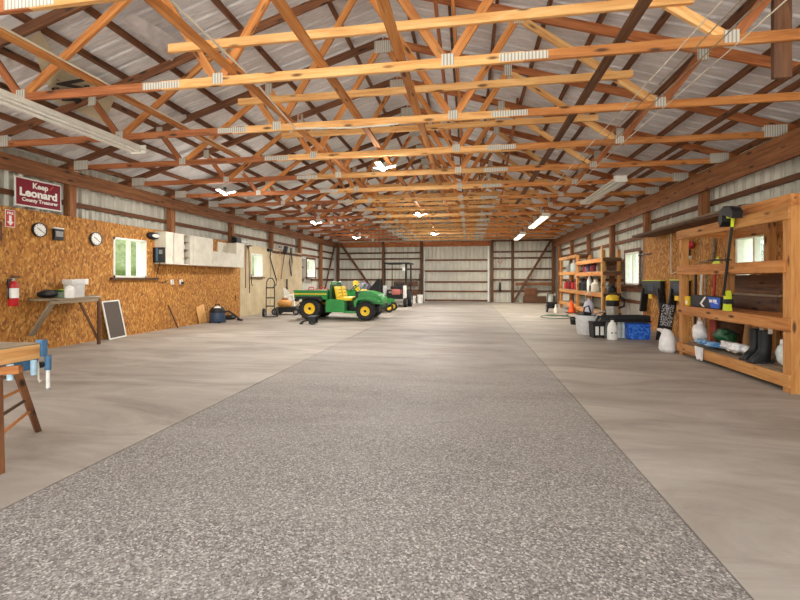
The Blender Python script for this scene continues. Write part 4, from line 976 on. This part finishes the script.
def boot(x, y, rz, label):
    q = thing('rubber_boot', label, 'boot', (x, y, ZD[0]), rz, 'pair of black rubber boots')
    m = MB(); bm = m.bm; secs = [(0.0, -.02, .055, .16, .09), (.04, -.02, .057, .165, .09), (.09, -.012, .055, .14, .085), (.13, 0.0, .054, .09, .08), (.18, .01, .055, .07, .07), (.26, .01, .062, .075, .072), (.34, .01, .06, .072, .068), (.40, .01, .064, .076, .072)]
    rings = []
    for z, cx, wy, fx, bx in secs:
        ring = []
        for k in range(18):
            a = 2 * PI * k / 18; ca, sa = math.cos(a), math.sin(a); ring.append(bm.verts.new((cx - (fx if ca > 0 else bx) * ca, wy * sa, z)))
        rings.append(ring)
    for A, B in zip(rings, rings[1:]):
        for k in range(18): bm.faces.new((A[k], A[(k + 1) % 18], B[(k + 1) % 18], B[k]))
    bm.faces.new(rings[0])
    inner = [bm.verts.new((v.co.x * .9 + .001, v.co.y * .9, v.co.z)) for v in rings[-1]]; low = [bm.verts.new((v.co.x * .85, v.co.y * .85, .2)) for v in rings[-1]]
    for k in range(18):
        bm.faces.new((rings[-1][k], rings[-1][(k + 1) % 18], inner[(k + 1) % 18], inner[k])); bm.faces.new((inner[k], inner[(k + 1) % 18], low[(k + 1) % 18], low[k]))
    bm.faces.new(low)
    m.build('upper', BLACK, q, smooth=1.0)
    MB().prism([(-.175, 0), (.07, 0), (.075, .025), (-.06, .028), (-.18, .03)], -.056, .056).build('sole', DGREY, q, smooth=0)
    MB().box(-.015, .035, -.078, -.068, .37, .45, bev=.003).build('pull_loop', WHITE, q, smooth=0)
    return q
boot(3.62, 6.10, .25, 'left black rubber boot of the pair on the lowest shelf'); boot(3.60, 5.90, .15, 'right black rubber boot of the pair, nearer the clear bag')
q = thing('plastic_bag', 'clear plastic bag of white and blue bottles beside the near shelf post', 'bag', (3.68, 5.71, ZD[0])); MB().blob((0, 0, .14), .075, .08, .125, 3, .06, 3).build('bag_body', CLEAR, q); MB().cyl((0, 0, .22), (0, .01, .32), .03, .022, 12).build('bottle_neck', WHITE, q)
p = on_z(797.5, 393); q = thing('jug', 'small yellow jug on the floor past the near shelf post', 'jug', (p.x + .14, p.y - .1, 0)); MB().lathe([(0, 0), (.07, 0), (.075, .02), (.07, .12), (.03, .16), (.025, .19), (0, .19)], 18).build('jug_body', LIME, q); MB().tube([(0, -.03, .17), (0, -.09, .15), (0, -.085, .08), (0, -.06, .06)], .01).build('handle', LIME, q)

# ================================================================ right wall: folding sawhorses, sign board
def sawhorse(u0, u1, y0, y1, label):
    a = on_x(u0, y0, 4.34); b = on_x(u1, y0, 4.34); c_ = on_x((u0 + u1) / 2, y1, 4.34); yc = (a.y + b.y) / 2; L = abs(a.y - b.y); zc = (a.z); hh = a.z - c_.z
    q = thing('folding_sawhorse', label, 'sawhorse', (4.33, yc, c_.z), 0, 'folding sawhorses hung on the wall')
    MB().box(-.05, .05, -L / 2 + .10, L / 2 - .08, hh - .34, hh - .02, bev=.02).build('beam_body', BLACK, q)
    MB().box(-.052, .05, -L / 2 + .09, L / 2 - .07, hh - .02, hh, bev=.004).build('top_strip', LIME, q, smooth=0)
    for s in (-1, 1): beam('leg', (-.01, s * (L / 2 - .19), hh - .2), (-.01, s * (L / 2 - .03), 0.0), .07, .14, BLACK, q, (1, 0, 0))
    MB().box(-.07, -.04, -.09, .09, hh - .44, hh - .34, bev=.008).build('latch', YEL, q)
    MB().box(-.054, -.046, -.16, .16, hh - .26, hh - .09).build('side_recess', NAVY, q, smooth=0)
sawhorse(643, 665, 280, 313, 'black folding sawhorse with yellow latch hung on the chipboard, farther from the shelf')
sawhorse(671, 691, 279.5, 314, 'black folding sawhorse half hidden behind the far shelf post')
p = on_z(663, 341)
q = thing('chalk_panel', 'black panel covered in white chalk marks leaning below the sawhorses', 'panel', (p.x, p.y, 0), -.1)
M = Matrix.Rotation(.16, 4, 'Y') @ Matrix.Rotation(-.12, 4, 'X')
MB().box(-.13, .13, 0, .02, 0, .76, M).build('panel', BLACK, q, smooth=0); MB().box(-.10, .11, -.003, -.001, .30, .74, M).build('chalk_area', SCRIB, q, smooth=0)
o = beam('rail_hook', (4.385, 12.0, 1.86), (4.385, 11.2, 1.86), .02, .03, BLACK); tag(o, 'short black rail hook on the right chipboard', 'hook')
q = thing('hanging_rope', 'pale rope hanging down the right chipboard above the sawhorses', 'rope', (4.36, on_x(671, 250, 4.36).y, 1.35)); MB().cyl((0, 0, 0), (0, 0, 1.25), .01, .01, 6).build('rope_length', CABW, q); MB().tube([(.0, .0, 0), (0, -.3, .05), (0, -.45, .12)], .008).build('loose_end', CABW, q)

# ================================================================ the group on the floor
p = on_z(588, 335.5); TX, TYY = p.x + .08, p.y + .26
q = thing('round_tub', 'large round grey tub with a rim full of black gear on the floor', 'tub', (TX, TYY, 0))
MB().lathe([(0, 0), (.23, 0), (.245, .02), (.285, .40), (.30, .40), (.30, .43), (.27, .43), (.23, .03), (0, .03)], 36).build('tub_wall', plain('pale_tub', (214, 214, 214), .45, var=.05), q)
for s in (-1, 1): MB().tube([(s * .29, -.08, .36), (s * .34, -.06, .33), (s * .34, .06, .33), (s * .29, .08, .36)], .012).build('handle', BLACK, q)
q = thing('gear_heap', 'black crumpled gear filling the round grey tub', 'gear', (TX, TYY, .04)); MB().blob((0, -.02, .24), .21, .21, .22, 3, .08, 7).build('heap', BLACK, q); MB().tube([(-.15, -.1, .36), (-.1, -.05, .56), (.0, 0, .6), (.06, .03, .42)], .018).build('hose', DGREY, q); MB().tube([(.02, -.15, .4), (.18, -.2, .46), (.3, -.22, .5)], .02).build('wand', GREY, q)
q = thing('pump_sprayer', 'white pump sprayer with a looped handle standing behind the round tub', 'sprayer', (TX + .12, TYY + .45, 0))
MB().lathe([(0, 0), (.1, 0), (.105, .4), (.11, .62), (.08, .70), (.035, .74), (.03, .78), (0, .78)], 22).build('tank', plain('lilac_plastic', (206, 206, 222), .45, var=.03), q); MB().tube([(-.06, 0, .76), (-.07, 0, .86), (0, 0, .96), (.07, 0, .86), (.06, 0, .76)], .016).build('handle', CABW, q)
p = on_z(575, 324.8); q = thing('pail', 'small black pail on the floor touching the end of the green hose', 'pail', (p.x, p.y + .1, 0)); MB().lathe([(0, 0), (.09, 0), (.11, .18), (.115, .2), (.1, .2), (.085, .02), (0, .02)], 20).build('pail_wall', BLACK, q); MB().tube([(-.1, 0, .18), (-.06, -.1, .12), (.06, -.1, .12), (.1, 0, .18)], .007).build('bail', BLACK, q)
p = on_z(598, 338.2); q = thing('bucket', 'square black bucket with two white labels in front of the round tub', 'bucket', (p.x + .02, p.y + .15, 0), .12)
MB().prism([(-.11, 0), (.11, 0), (.13, .31), (-.13, .31)], -.11, .11).build('bucket_wall', BLACK, q, smooth=0); MB().box(-.14, .14, -.12, .12, .31, .34, bev=.01).build('rim_lid', BLACK, q)
for x in (-.045, .06): MB().box(x - .032, x + .036, -.116, -.112, .06, .24).build('white_label', WHITE, q, smooth=0)
MB().tube([(.08, 0, .34), (.11, -.02, .42), (.04, 0, .45), (-.02, 0, .35)], .022).build('hose_loop', BLACK, q)
p = on_z(614, 340.2); q = thing('milk_jug', 'tall white plastic jug with a handle in front of the black mat', 'jug', (p.x, p.y + .1, 0))
MB().lathe([(0, 0), (.115, 0), (.12, .02), (.12, .24), (.09, .32), (.04, .37), (.035, .4), (0, .4)], 24, None, .8, .7).build('jug_body', WHITE, q); MB().lathe([(0, .4), (.045, .4), (.045, .43), (0, .43)], 14).build('cap', BLACK, q)
MB().box(-.06, -.02, -.102, -.098, .13, .16).build('printed_mark', GREY, q, smooth=0); MB().box(.01, .06, -.102, -.098, .13, .16).build('printed_mark', GREY, q, smooth=0)
for k, (u, lb) in enumerate(((620.5, 'milky ribbed bottle standing next to the tall white jug'), (624.3, 'milky ribbed bottle standing against the blue bin'))):
    p = on_z(u, 338.3); q = thing('ribbed_bottle', lb, 'bottle', (p.x, p.y + .08, 0), 0, 'milky bottles'); MB().lathe([(0, 0), (.045, 0)] + [(.045 + .004 * (j % 2), .02 + .03 * j) for j in range(9)] + [(.03, .30), (0, .30)], 16).build('bottle_body', CLEAR, q); MB().lathe([(0, .3), (.03, .3), (.03, .33), (0, .33)], 12).build('cap', CLEAR, q)
p = on_z(606.5, 337.0); q = thing('plastic_container', 'milky box-like container half behind the black bucket', 'container', (p.x + .05, p.y + .12, 0)); MB().box(-.08, .08, -.06, .06, 0, .29, bev=.02).build('container_body', CLEAR, q); MB().cyl((0, 0, .29), (0, 0, .32), .03, .03, 12).build('cap', CLEAR, q)
p0, p1 = on_z(627.5, 339.5), on_z(650, 339); bx = (p0.x + p1.x) / 2; by = p0.y + .2
q = thing('storage_bin', 'bright blue printed storage bin under the end of the black mat', 'bin', (bx, by, 0)); hw = (p1.x - p0.x) / 2 * .88
MB().prism([(-hw * .93, 0), (hw * .93, 0), (hw, .30), (-hw, .30)], -.17, .17).build('bin_body', BLUSPK, q, smooth=0); MB().box(-hw - .01, hw + .01, -.18, .18, .30, .325, bev=.008).build('rim', BLUE, q)
q = thing('rolled_mat', 'long black rolled mat lying over the blue bin and the bottles', 'mat', (bx - .25, by + .02, .33)); pr_ = []
MB().tube([(-.42, .06, .075), (-.25, 0, .075), (0, 0, .085), (.3, 0, .09), (.5, .01, .08)], .075, 14).build('mat_roll', RUB, q); MB().box(-.46, .49, -.17, .06, .015, .05, bev=.012).build('mat_flap', BLACK, q)
p = on_z(661, 345.5); 
q = thing('shop_vacuum', 'yellow-topped steel shop vacuum standing behind the black mat', 'vacuum cleaner', (on_z(613, 330).x + .16, on_z(613, 330).y + .55, 0))
MB().lathe([(0, .12), (.14, .12), (.14, .55), (0, .55)], 26).build('steel_drum', STEEL, q); hd = MB().lathe([(.145, .55), (.16, .60), (.15, .68), (.15, .70), (.0, .70)], 26).build('black_collar', BLACK, q)
MB().lathe([(.155, .70), (.15, .79), (.1, .83), (0, .84)], 24).build('motor_cover', YEL, hd); MB().tube([(-.1, 0, .85), (-.09, 0, .92), (.09, 0, .92), (.1, 0, .85)], .018).build('handle', BLACK, hd)
for a in range(4): MB().cyl((.14 * math.cos(a * PI / 2 + .7), .14 * math.sin(a * PI / 2 + .7), 0), (.12 * math.cos(a * PI / 2 + .7), .12 * math.sin(a * PI / 2 + .7), .14), .03, .025, 10).build('caster_leg', BLACK, q)
MB().tube([(.14, 0, .5), (.26, -.05, .55), (.28, 0, .72), (.22, .05, .8), (.15, .1, .6)], .03).build('hose', BLACK, q)
q = thing('garden_hose', 'thin green hose lying in loops on the floor by the far shelves', 'hose', (on_z(560, 320).x, on_z(560, 320).y, .012))
pts = [(.02 + .55 * math.cos(a) * (1 - .02 * i), .55 + .85 * math.sin(a) * (1 - .03 * i), .004 * i) for i, a in enumerate([k * .5 for k in range(26)])]; MB().tube(pts, .012, 8).build('hose_coil', plain('hose_green', (88, 112, 92), .6), q); MB().cyl(pts[-1], (pts[-1][0] + .07, pts[-1][1], pts[-1][2]), .018, .014, 8).build('nozzle', DGREY, q)
p = on_z(577.5, 313.5); q = thing('traffic_cone', 'orange traffic cone standing before the far shelf', 'traffic cone', (p.x - .18, p.y + .1, 0)); MB().lathe([(.15, .03), (.13, .03), (.035, .46), (.02, .47), (0, .47)], 22).build('cone', ORANGE, q); MB().box(-.18, .18, -.18, .18, 0, .03, bev=.008).build('foot_plate', BLACK, q)
p = on_z(552, 312.5); q = thing('push_cart', 'black tubular push cart with one white bottle by the far shelves', 'cart', (p.x, p.y + .1, 0))
for s in (-1, 1): wheel(q, (s * .16, 0, .15), .15, .06, 'x', RUB, GREY, lug=False)
m = MB(); 
for s in (-1, 1): m.tube([(s * .12, -.05, .12), (s * .13, .05, .45), (s * .1, .2, .68)], .016)
m.tube([(-.1, .2, .68), (.1, .2, .68)], .016); m.build('cart_frame', BLACK, q); MB().lathe([(0, .15), (.12, .15), (.2, .36), (.2, .38), (.18, .38), (0, .2)], 18).build('hopper', BLACK, q)
b2 = thing('spray_bottle', 'white bottle hanging in the black push cart', 'bottle', (p.x + .1, p.y - .16, 0)); MB().lathe([(0, 0), (.06, 0), (.065, .16), (.03, .22), (.025, .28), (0, .28)], 16).build('bottle_body', WHITE, b2); MB().cyl((0, 0, .28), (0, 0, .32), .02, .02, 10).build('cap', WHITE, b2)

# ================================================================ far shelves on the right wall
def frame_shelf(x0, x1, y0, y1, zs, top, label, mats):
    q = thing('storage_shelf', label, 'shelf unit', ((x0 + x1) / 2, (y0 + y1) / 2, 0))
    for x in (x0 + .04, x1 - .04):
        for y in (y0 + .04, y1 - .04): wbeam('post', (x, y, 0), (x, y, top), .09, .09, mats[0], q, (0, 1, 0))
    for z in zs:
        wbeam('front_rail', (x0 - .02, y0, z - .06), (x0 - .02, y1, z - .06), .038, .12, mats[1], q); wbeam('back_rail', (x1 + .02, y0, z - .06), (x1 + .02, y1, z - .06), .038, .12, mats[1], q)
        for y in (y0 - .02, y1 + .02): wbeam('end_rail', (x0, y, z - .05), (x1, y, z - .05), .035, .1, WX, q)
        MB().box(x0, x1, y0 + .001, y1 - .001, z - .001, z + .016).build('deck', WG, q, smooth=0).location = -Vector(q.location)
    return q
frame_shelf(3.90, 4.36, 16.45, 19.3, (.30, .82, 1.52, 2.14), 2.14, 'pale wooden storage shelf holding red cans near the right back corner', (WY, WY))
frame_shelf(3.86, 4.36, 13.25, 16.3, (.25, .82, 1.46, 1.86), 2.1, 'wooden storage shelf with dark bottles, next to the upright pale board', (WY, WO))
o = beam('leaning_board', (3.80, 13.05, 0), (3.80, 13.1, 2.22), .09, .04, WL, None, (1, 0, 0)); tag(o, 'tall pale board standing upright at the end of the far shelf', 'board')
def can(x, y, z, m, label, w_=.12, h=.26):
    q = thing('fuel_can', label, 'fuel can', (x, y, z)); MB().box(-w_, w_, -w_ * 1.1, w_ * 1.1, 0, h, bev=.04).build('can_body', m, q); MB().tube([(0, -.08, h - .01), (0, -.06, h + .06), (0, .06, h + .06), (0, .08, h - .01)], .016).build('handle', m, q); MB().cyl((-.03, .06, h), (-.08, .1, h + .08), .024, .016, 10).build('spout', BLACK, q)
for y, m, lb in ((18.7, RED, 'red fuel can at the back end of the far shelf'), (18.1, MAROON, 'dark red fuel can second from the back on the far shelf'), (17.5, RED, 'red fuel can in the middle of the far shelf'), (17.0, MAROON, 'dark red fuel can nearest the pale post on the far shelf')): can(4.08, y, .838, m, lb)
def jar(name, x, y, z, m, label, r=.08, h=.3, cap=None, cat='bottle'):
    q = thing(name, label, cat, (x, y, z)); MB().lathe([(0, 0), (r, 0), (r * 1.03, h * .05), (r, h * .68), (r * .45, h * .85), (r * .4, h), (0, h)], 18).build('body', m, q); MB().lathe([(0, h), (r * .45, h), (r * .45, h * 1.1), (0, h * 1.1)], 12).build('cap', cap or m, q)
for y, m, lb, r, h in ((18.4, GREY, 'grey pail on the upper deck of the far shelf', .13, .36), (17.6, CLEAR, 'milky pail on the upper deck of the far shelf', .15, .42), (17.0, CABW, 'narrow cream bottle on the upper deck by the pale post', .07, .45)): jar('storage_pail', 4.1, y, 1.54, m, lb, r, h, None, 'pail')
for y, m, lb, r, h in ((15.9, RED, 'red bottle at the back end of the dark-bottle shelf, upper deck', .07, .3), (15.4, PURP, 'dull purple tub on the upper deck of the dark-bottle shelf', .13, .26), (14.8, MAROON, 'maroon tub on the upper deck of the dark-bottle shelf', .13, .3), (14.2, WG, 'brown jar on the upper deck of the dark-bottle shelf', .1, .28)): jar('storage_jar', 4.06, y, 1.48, m, lb, r, h)
for y, m, lb, r, h in ((15.9, BLACK, 'black jug on the middle deck, farthest back', .14, .38), (15.5, BLACK, 'black jug on the middle deck beside the white bottle', .14, .34), (15.05, WHITE, 'tall white bottle between the black jugs', .08, .52), (14.7, BLACK, 'small black jug right of the tall white bottle', .1, .25), (14.3, CABW, 'round cream jug on the middle deck', .15, .36), (13.6, DGREY, 'dark grey jar at the near end of the middle deck', .08, .18)): jar('storage_bottle', 3.98, y, .84, m, lb, r, h)
for z, lb in ((1.58, 'dark board standing at the back of the dark-bottle shelf, lower one'), (1.76, 'dark board standing at the back of the dark-bottle shelf, upper one')):
    o = beam('wall_board', (4.32, 13.35, z), (4.32, 14.3, z), .04, .15, WX); tag(o, lb, 'board')
jar('metal_pot', 4.16, 13.75, .84, STEEL, 'white steel pot at the open end of the dark-bottle shelf', .11, .26, None, 'pot'); jar('metal_pot', 4.20, 13.44, .84, BLACK, 'black pot beside the steel one at the open end of the shelf', .12, .2, None, 'pot')

# ================================================================ workbench with a vise at the left edge
e = on_z(40, 342.5, .80); BX, BY = e.x, e.y
t = thing('workbench', 'worn wooden workbench top with a blue bench vise at the cut-off left edge', 'workbench', (BX, BY, 0))
for k in range(4): wbeam('top_plank', (BX - .075 - .15 * k, BY - 1.1, .795 - .0 * k), (BX - .075 - .15 * k, BY - .015 * k, .795), .147, .012, WG, t)
wbeam('front_edge', (BX - .02, BY - 1.1, .74), (BX - .02, BY, .74), .04, .098, WL, t)
wbeam('front_edge', (BX - .58, BY - 1.1, .74), (BX - .58, BY, .74), .04, .098, WO, t)
wbeam('under_rail', (BX - .06, BY - 1.1, .66), (BX - .06, BY - .12, .66), .04, .06, DGREY, t)
MB().box(-.018, .0035, -.40, -.28, .735, .765).build('paper_label', BAG, t, smooth=0)
def leg(p0, p1): wbeam('leg', p0, p1, .036, .04, WB, t, (0, 1, 0))
f1 = on_z(-0.3, 474); f2 = on_z(38, 431)
L1a = Vector((f1.x - .02, f1.y, .72)); d_ = ray(17, 371); L2a = Vector((BX - .12, BY - .28, .66))
q1 = on_y(17, 371, f1.y + .05)
leg(L1a, f1); leg(q1, f2); leg(Vector((BX - .55, BY - .9, .70)), Vector((BX - .72, BY - 1.0, 0))); leg(Vector((BX - .55, BY - .1, .70)), Vector((BX - .66, BY + .06, 0)))
def lerp(a, b, z): k = (a.z - z) / (a.z - b.z); return a + (b - a) * k
for z, m in ((.60, WX), (.47, WO), (.36, WX), (.24, WO)):
    wbeam('rung', lerp(L1a, f1, z), lerp(q1, f2, z + .02), .016, .018, m, t)
wbeam('cross_rail', (L1a.x, L1a.y, .655), (q1.x + .03, q1.y, .66), .05, .05, WO, t)
v = MB().box(-.045, .012, .004, .046, .70, .815, bev=.006).build('vise_jaw', STEELB, t)
MB().box(-.07, -.01, -.26, .0, .62, .695, bev=.008).build('vise_bracket', STEELB, t)
for y in (-.21, -.06): MB().cyl((.02, y, .59), (.02, y, .69), .018, .018, 12).build('clamp_bolt', plain('pale_blue_paint', (176, 206, 222), .45), t)
MB().cyl((.005, .052, .60), (.005, .052, .70), .02, .02, 14).build('screw_collar', STEELB, t)
MB().cyl((.005, .052, .47), (.005, .052, .61), .012, .012, 14).build('screw_handle', WHITE, t); MB().cyl((.005, .052, .46), (.005, .052, .472), .015, .015, 14).build('handle_cap', GREY, t)
MB().tube([(-.02, .0, .68), (-.0, -.01, .62), (-.0, -.01, .55), (.01, -.01, .53), (.02, -.01, .54)], .006).build('hook', CABW, t)
MB().cyl((-.02, .01, .64), (-.02, .035, .64), .022, .022, 14).build('screw_end', DGREY, t)

# ================================================================ cords under the trusses, loose wrap under the roof
for x, z, m, lb in ((1.80, 3.26, CABW, 'thin white cord strung under the trusses, closest to the ridge'), (1.93, 3.258, WG, 'thin tan cord strung under the trusses beside the white one'), (2.08, 3.26, WG, 'thin tan cord strung under the trusses, third from the ridge'), (2.25, 3.26, CABW, 'thin white cord strung under the trusses, farthest right')):
    o = MB().tube([(x, 1.8, z), (x, 4, z - .02), (x, 7, z), (x, 9.6, z - .02)], .0055, 6).build('string_line', m); tag(o, lb, 'cord', 'cords under the trusses')
o = MB().tube([(-4.0, 1.8, 3.432), (-4.02, 4.5, 3.43), (-4.0, 7.0, 3.43)], .012, 6).build('power_cable', CABW); tag(o, 'white cable lying along the lateral brace above the strip light', 'cable')
o = MB().tube([(-2.30, 1.7, 3.43), (-2.30, 4.2, 3.40), (-2.30, 5.4, 3.26), (-1.5, 5.45, 3.24), (-.9, 5.45, 3.258)], .011, 6).build('power_cable', CABW); tag(o, 'white cable that loops under the second truss towards the ridge', 'cable')
def on_roof(u, y, off=.055):
    d = ray(u, y); t_ = (ZC + .05 + PITCH * (HALF + XC * -1 * -1) + off - H) if False else None
    # left slope: z = ZC+.05+PITCH*(HALF + x - XC) + off
    k = (ZC + .05 + PITCH * (HALF - XC) + off - H) / (d.z - PITCH * d.x); return d * k + Vector((0, 0, H))
def wrap(corners, name, label, mat, n=8, off=.055, sag=.03):
    A = [on_roof(u, y, off) for u, y in corners]; m = MB(); bm = m.bm; g = []
    for i in range(n + 1):
        row = []
        for j in range(n + 1):
            a, b = i / n, j / n; p = (A[0] * (1 - a) + A[1] * a) * (1 - b) + (A[3] * (1 - a) + A[2] * a) * b
            p.z -= sag * math.sin(PI * a) * math.sin(PI * b) + .006 * math.sin(9 * a + 5 * b); row.append(bm.verts.new(p))
        g.append(row)
    for i in range(n):
        for j in range(n): bm.faces.new((g[i][j], g[i + 1][j], g[i + 1][j + 1], g[i][j + 1]))
    bmesh.ops.solidify(bm, geom=bm.faces[:], thickness=.002)
    o = m.build(name, mat); tag(o, label, 'house wrap'); return o, A
WRAPM = plain('cream_house_wrap', (226, 216, 190), .6, var=.06, scale=3)
o, A = wrap([(48, 98), (66, 60), (118, 92), (104, 123)], 'house_wrap', 'cream sheet of house wrap with black letters sagging under the left roof slope', WRAPM)
def roof_text(body, u, y, u2, y2, size, bold):
    p = on_roof(u, y, -.012); q = on_roof(u2, y2, -.012); x = (q - p).normalized(); nrm = Vector((PITCH, 0, -1)).normalized(); yv = nrm.cross(x).normalized()
    M = Matrix((x, yv, nrm)).transposed().to_4x4(); M.translation = p
    text_mesh('lettering', body, size, BLACK, o, M, bold)
roof_text('Ver', 72, 92, 76, 106, .44, .016); roof_text('ura', 57.5, 92, 59.5, 100, .17, .006); roof_text('st', 88, 87, 90, 92, .13, .004)
wrap([(120, 20), (133, 13), (182, 42), (172, 62)], 'house_wrap', 'pale silver flap of roof liner hanging loose above the nearest splice plate', BAG, off=.02, sag=.10)
wrap([(28, 38), (40, 30), (62, 70), (50, 92)], 'house_wrap', 'narrow cream strip of wrap along the left roof slope before the lettered sheet', WRAPM, off=.03)
wrap([(165, 119), (186, 114), (190, 136), (178, 132)], 'house_wrap', 'small torn white piece of wrap by the end of the orange brace', BAG, off=.0)

# trees outside the right window and beyond the left windows
TREE = fabric('conifer_green', (10, 30, 22), (34, 62, 48), 9); LEAF = fabric('leaf_green', (112, 124, 82), (156, 158, 124), 5)
def conifer(x, y, h, label, mat=TREE):
    q = thing('conifer_tree', label, 'tree', (x, y, -.35)); m = MB(); rn = random.Random(int(x * 7 + y))
    for k in range(9):
        z = h * (.1 + .1 * k); r = h * .24 * (1 - k / 9.5)
        prof = [(r, z), (r * .6, z + h * .06), (.02, z + h * .17)]
        m.lathe(prof, 14, Matrix.Translation((rn.uniform(-.1, .1), rn.uniform(-.1, .1), 0)))
    for v in m.bm.verts: v.co += Vector((rn.uniform(-.1, .1), rn.uniform(-.1, .1), rn.uniform(-.12, .12)))
    m.build('foliage', mat, q, smooth=0); MB().cyl((0, 0, 0), (0, 0, h * .9), .14, .03, 8).build('trunk', WX, q)
p = on_x(750, 262, 11.0); conifer(p.x, p.y, 5.2, 'dark conifer seen through the window behind the big shelf unit')
def bushy(x, y, h, label):
    q = thing('leafy_tree', label, 'tree', (x, y, -.35)); MB().blob((0, 0, h * .62), h * .34, h * .34, h * .40, 4, .09, int(abs(x))).build('foliage', LEAF, q); MB().cyl((0, 0, 0), (0, 0, h * .5), .2, .12, 10).build('trunk', WX, q)
for u, lb in ((122, 'pale leafy tree outside the window near the wall clocks'), (255, 'pale leafy tree outside the window in the beige wall'), (311, 'pale leafy tree outside the far left window')):
    p = on_x(u, 262, -19.0); bushy(p.x, p.y, 5.0, lb)
p = on_x(630, 262, 16); bushy(p.x, p.y, 5.0, 'pale leafy tree outside the small right window')

# ================================================================ lamps
def led(x, y, label, energy):
    t = thing('pendant_light', label, 'light', (x, y, 3.27), 0, 'three-winged pendant lights')
    MB().cyl((0, 0, 0), (0, 0, -.02), .04, .04, 12).build('mount', BLACK, t)
    MB().cyl((0, 0, -.02), (0, 0, -.10), .012, .012, 8).build('stem', BLACK, t)
    h = MB().lathe([(.0, -.08), (.035, -.085), (.05, -.11), (.05, -.15), (.0, -.15)], 16).build('lamp_body', WHITE, t)
    MB().lathe([(.0, -.152), (.045, -.152), (.04, -.165), (.0, -.168)], 16).build('lens', LED, h)
    for k in range(3):
        a = 2 * PI * k / 3 + .3; M = Matrix.Rotation(a, 4, 'Z') @ Matrix.Translation((.06, 0, -.125)) @ Matrix.Rotation(-.25, 4, 'Y')
        wg = MB().box(0, .17, -.055, .055, 0, .02, M, .006).build('wing', WHITE, t)
        MB().box(.012, .16, -.045, .045, -.004, .001, M).build('lens', LED, wg, smooth=0)
    l = bpy.data.lights.new('pendant_lamp', 'AREA'); l.shape = 'DISK'; l.size = .4; l.energy = energy * .62; l.color = (1, .97, .92)
    lo = bpy.data.objects.new('pendant_lamp', l); COL.objects.link(lo); lo.parent = t; lo.location = (0, 0, -.21)
    l = bpy.data.lights.new('pendant_glow', 'POINT'); l.shadow_soft_size = .15; l.energy = energy * .30; l.color = (1, .97, .92)
    lo = bpy.data.objects.new('pendant_glow', l); COL.objects.link(lo); lo.parent = t; lo.location = (0, 0, -.34)
for x, y, lb, e in ((-5.35, 8.7, 'bright three-winged light over the left wall cabinets', 80), (-5.2, 13.9, 'three-winged light over the green utility vehicle', 90), (-1.46, 7.15, 'bright three-winged light under the ridge, nearest of its row', 80),
                 (-1.46, 12.6, 'small three-winged light under the ridge, second of its row', 90), (-1.46, 18.1, 'tiny three-winged light under the ridge, last of its row', 130), (-5.2, 19.2, 'faint three-winged light in the left back corner', 110)):
    led(x, y, lb, e)
def strip(x, y0, y1, z, label, lit, energy=0):
    L = y1 - y0; t = thing('strip_light', label, 'light', (x, (y0 + y1) / 2, z), 0, 'strip lights')
    MB().box(-.045, .045, -L / 2, L / 2, 0, .07, bev=.006).build('housing', TRIMW, t, smooth=0)
    for s in (-1, 1):
        MB().prism([(s * .045, .03), (s * .14, -.01), (s * .14, -.03), (s * .045, .01)], -L / 2, L / 2).build('reflector', TRIMW, t, smooth=0)
        MB().cyl((s * .055, -L / 2 + .03, -.025), (s * .055, L / 2 - .03, -.025), .017, .017, 10).build('tube', TUBE if lit else WHITE, t)
    for s in (-1, 1): MB().box(-.12, .12, s * L / 2 - .012, s * L / 2 + .012, -.05, .07).build('end_cap', TRIMW, t, smooth=0)
    for q in (-.35, .35):
        MB().cyl((0, q * L, .07), (0, q * L, max(.1, 3.268 - z)), .006, .006, 6).build('hanger', DGREY, t)
    if lit:
        l = bpy.data.lights.new('strip_lamp', 'AREA'); l.shape = 'RECTANGLE'; l.size = .2; l.size_y = L; l.energy = energy; l.color = (1, .94, .82)
        lo = bpy.data.objects.new('strip_lamp', l); COL.objects.link(lo); lo.parent = t; lo.location = (0, 0, -.06)
strip(-4.89, 3.2, 5.66, 3.17, 'long white twin-tube strip light high on the left side', False)
strip(2.89, 8.8, 11.3, 3.17, 'largest open strip light on the right side, unlit', False)
strip(2.30, 13.4, 16.4, 3.17, 'lit strip light on the right side, second from the front', True, 70)
strip(2.26, 18.6, 21.2, 3.17, 'lit strip light nearest the back wall', True, 80)

# ================================================================ light
sl = bpy.data.lights.new('sun', 'SUN'); sl.energy = 14.0; sl.angle = .02; sl.color = (1, .96, .9)
so = bpy.data.objects.new('sun', sl); COL.objects.link(so); so.rotation_euler = (math.radians(-14), 0, 0)
w = bpy.data.worlds.new('world'); S.world = w; w.use_nodes = True
wt = w.node_tree; bg = wt.nodes['Background']
tc = wt.nodes.new('ShaderNodeTexCoord'); sx = wt.nodes.new('ShaderNodeSeparateXYZ'); wt.links.new(tc.outputs['Generated'], sx.inputs[0])
rp = wt.nodes.new('ShaderNodeValToRGB'); wt.links.new(sx.outputs['Z'], rp.inputs['Fac'])
rp.color_ramp.elements[0].position = 0.0; rp.color_ramp.elements[0].color = rgb((238, 240, 226))
rp.color_ramp.elements[1].position = 0.5; rp.color_ramp.elements[1].color = rgb((236, 242, 250))
wt.links.new(rp.outputs['Color'], bg.inputs['Color']); bg.inputs['Strength'].default_value = 2.5
vs = S.view_settings; vs.view_transform = 'Standard'; vs.look = 'None'; vs.exposure = 0.62; vs.gamma = 1.0
try: vs.use_curve_mapping = False
except Exception: pass
S.cycles.max_bounces = 10; S.cycles.diffuse_bounces = 6; S.cycles.transparent_max_bounces = 12
S.cycles.sample_clamp_indirect = 8.0
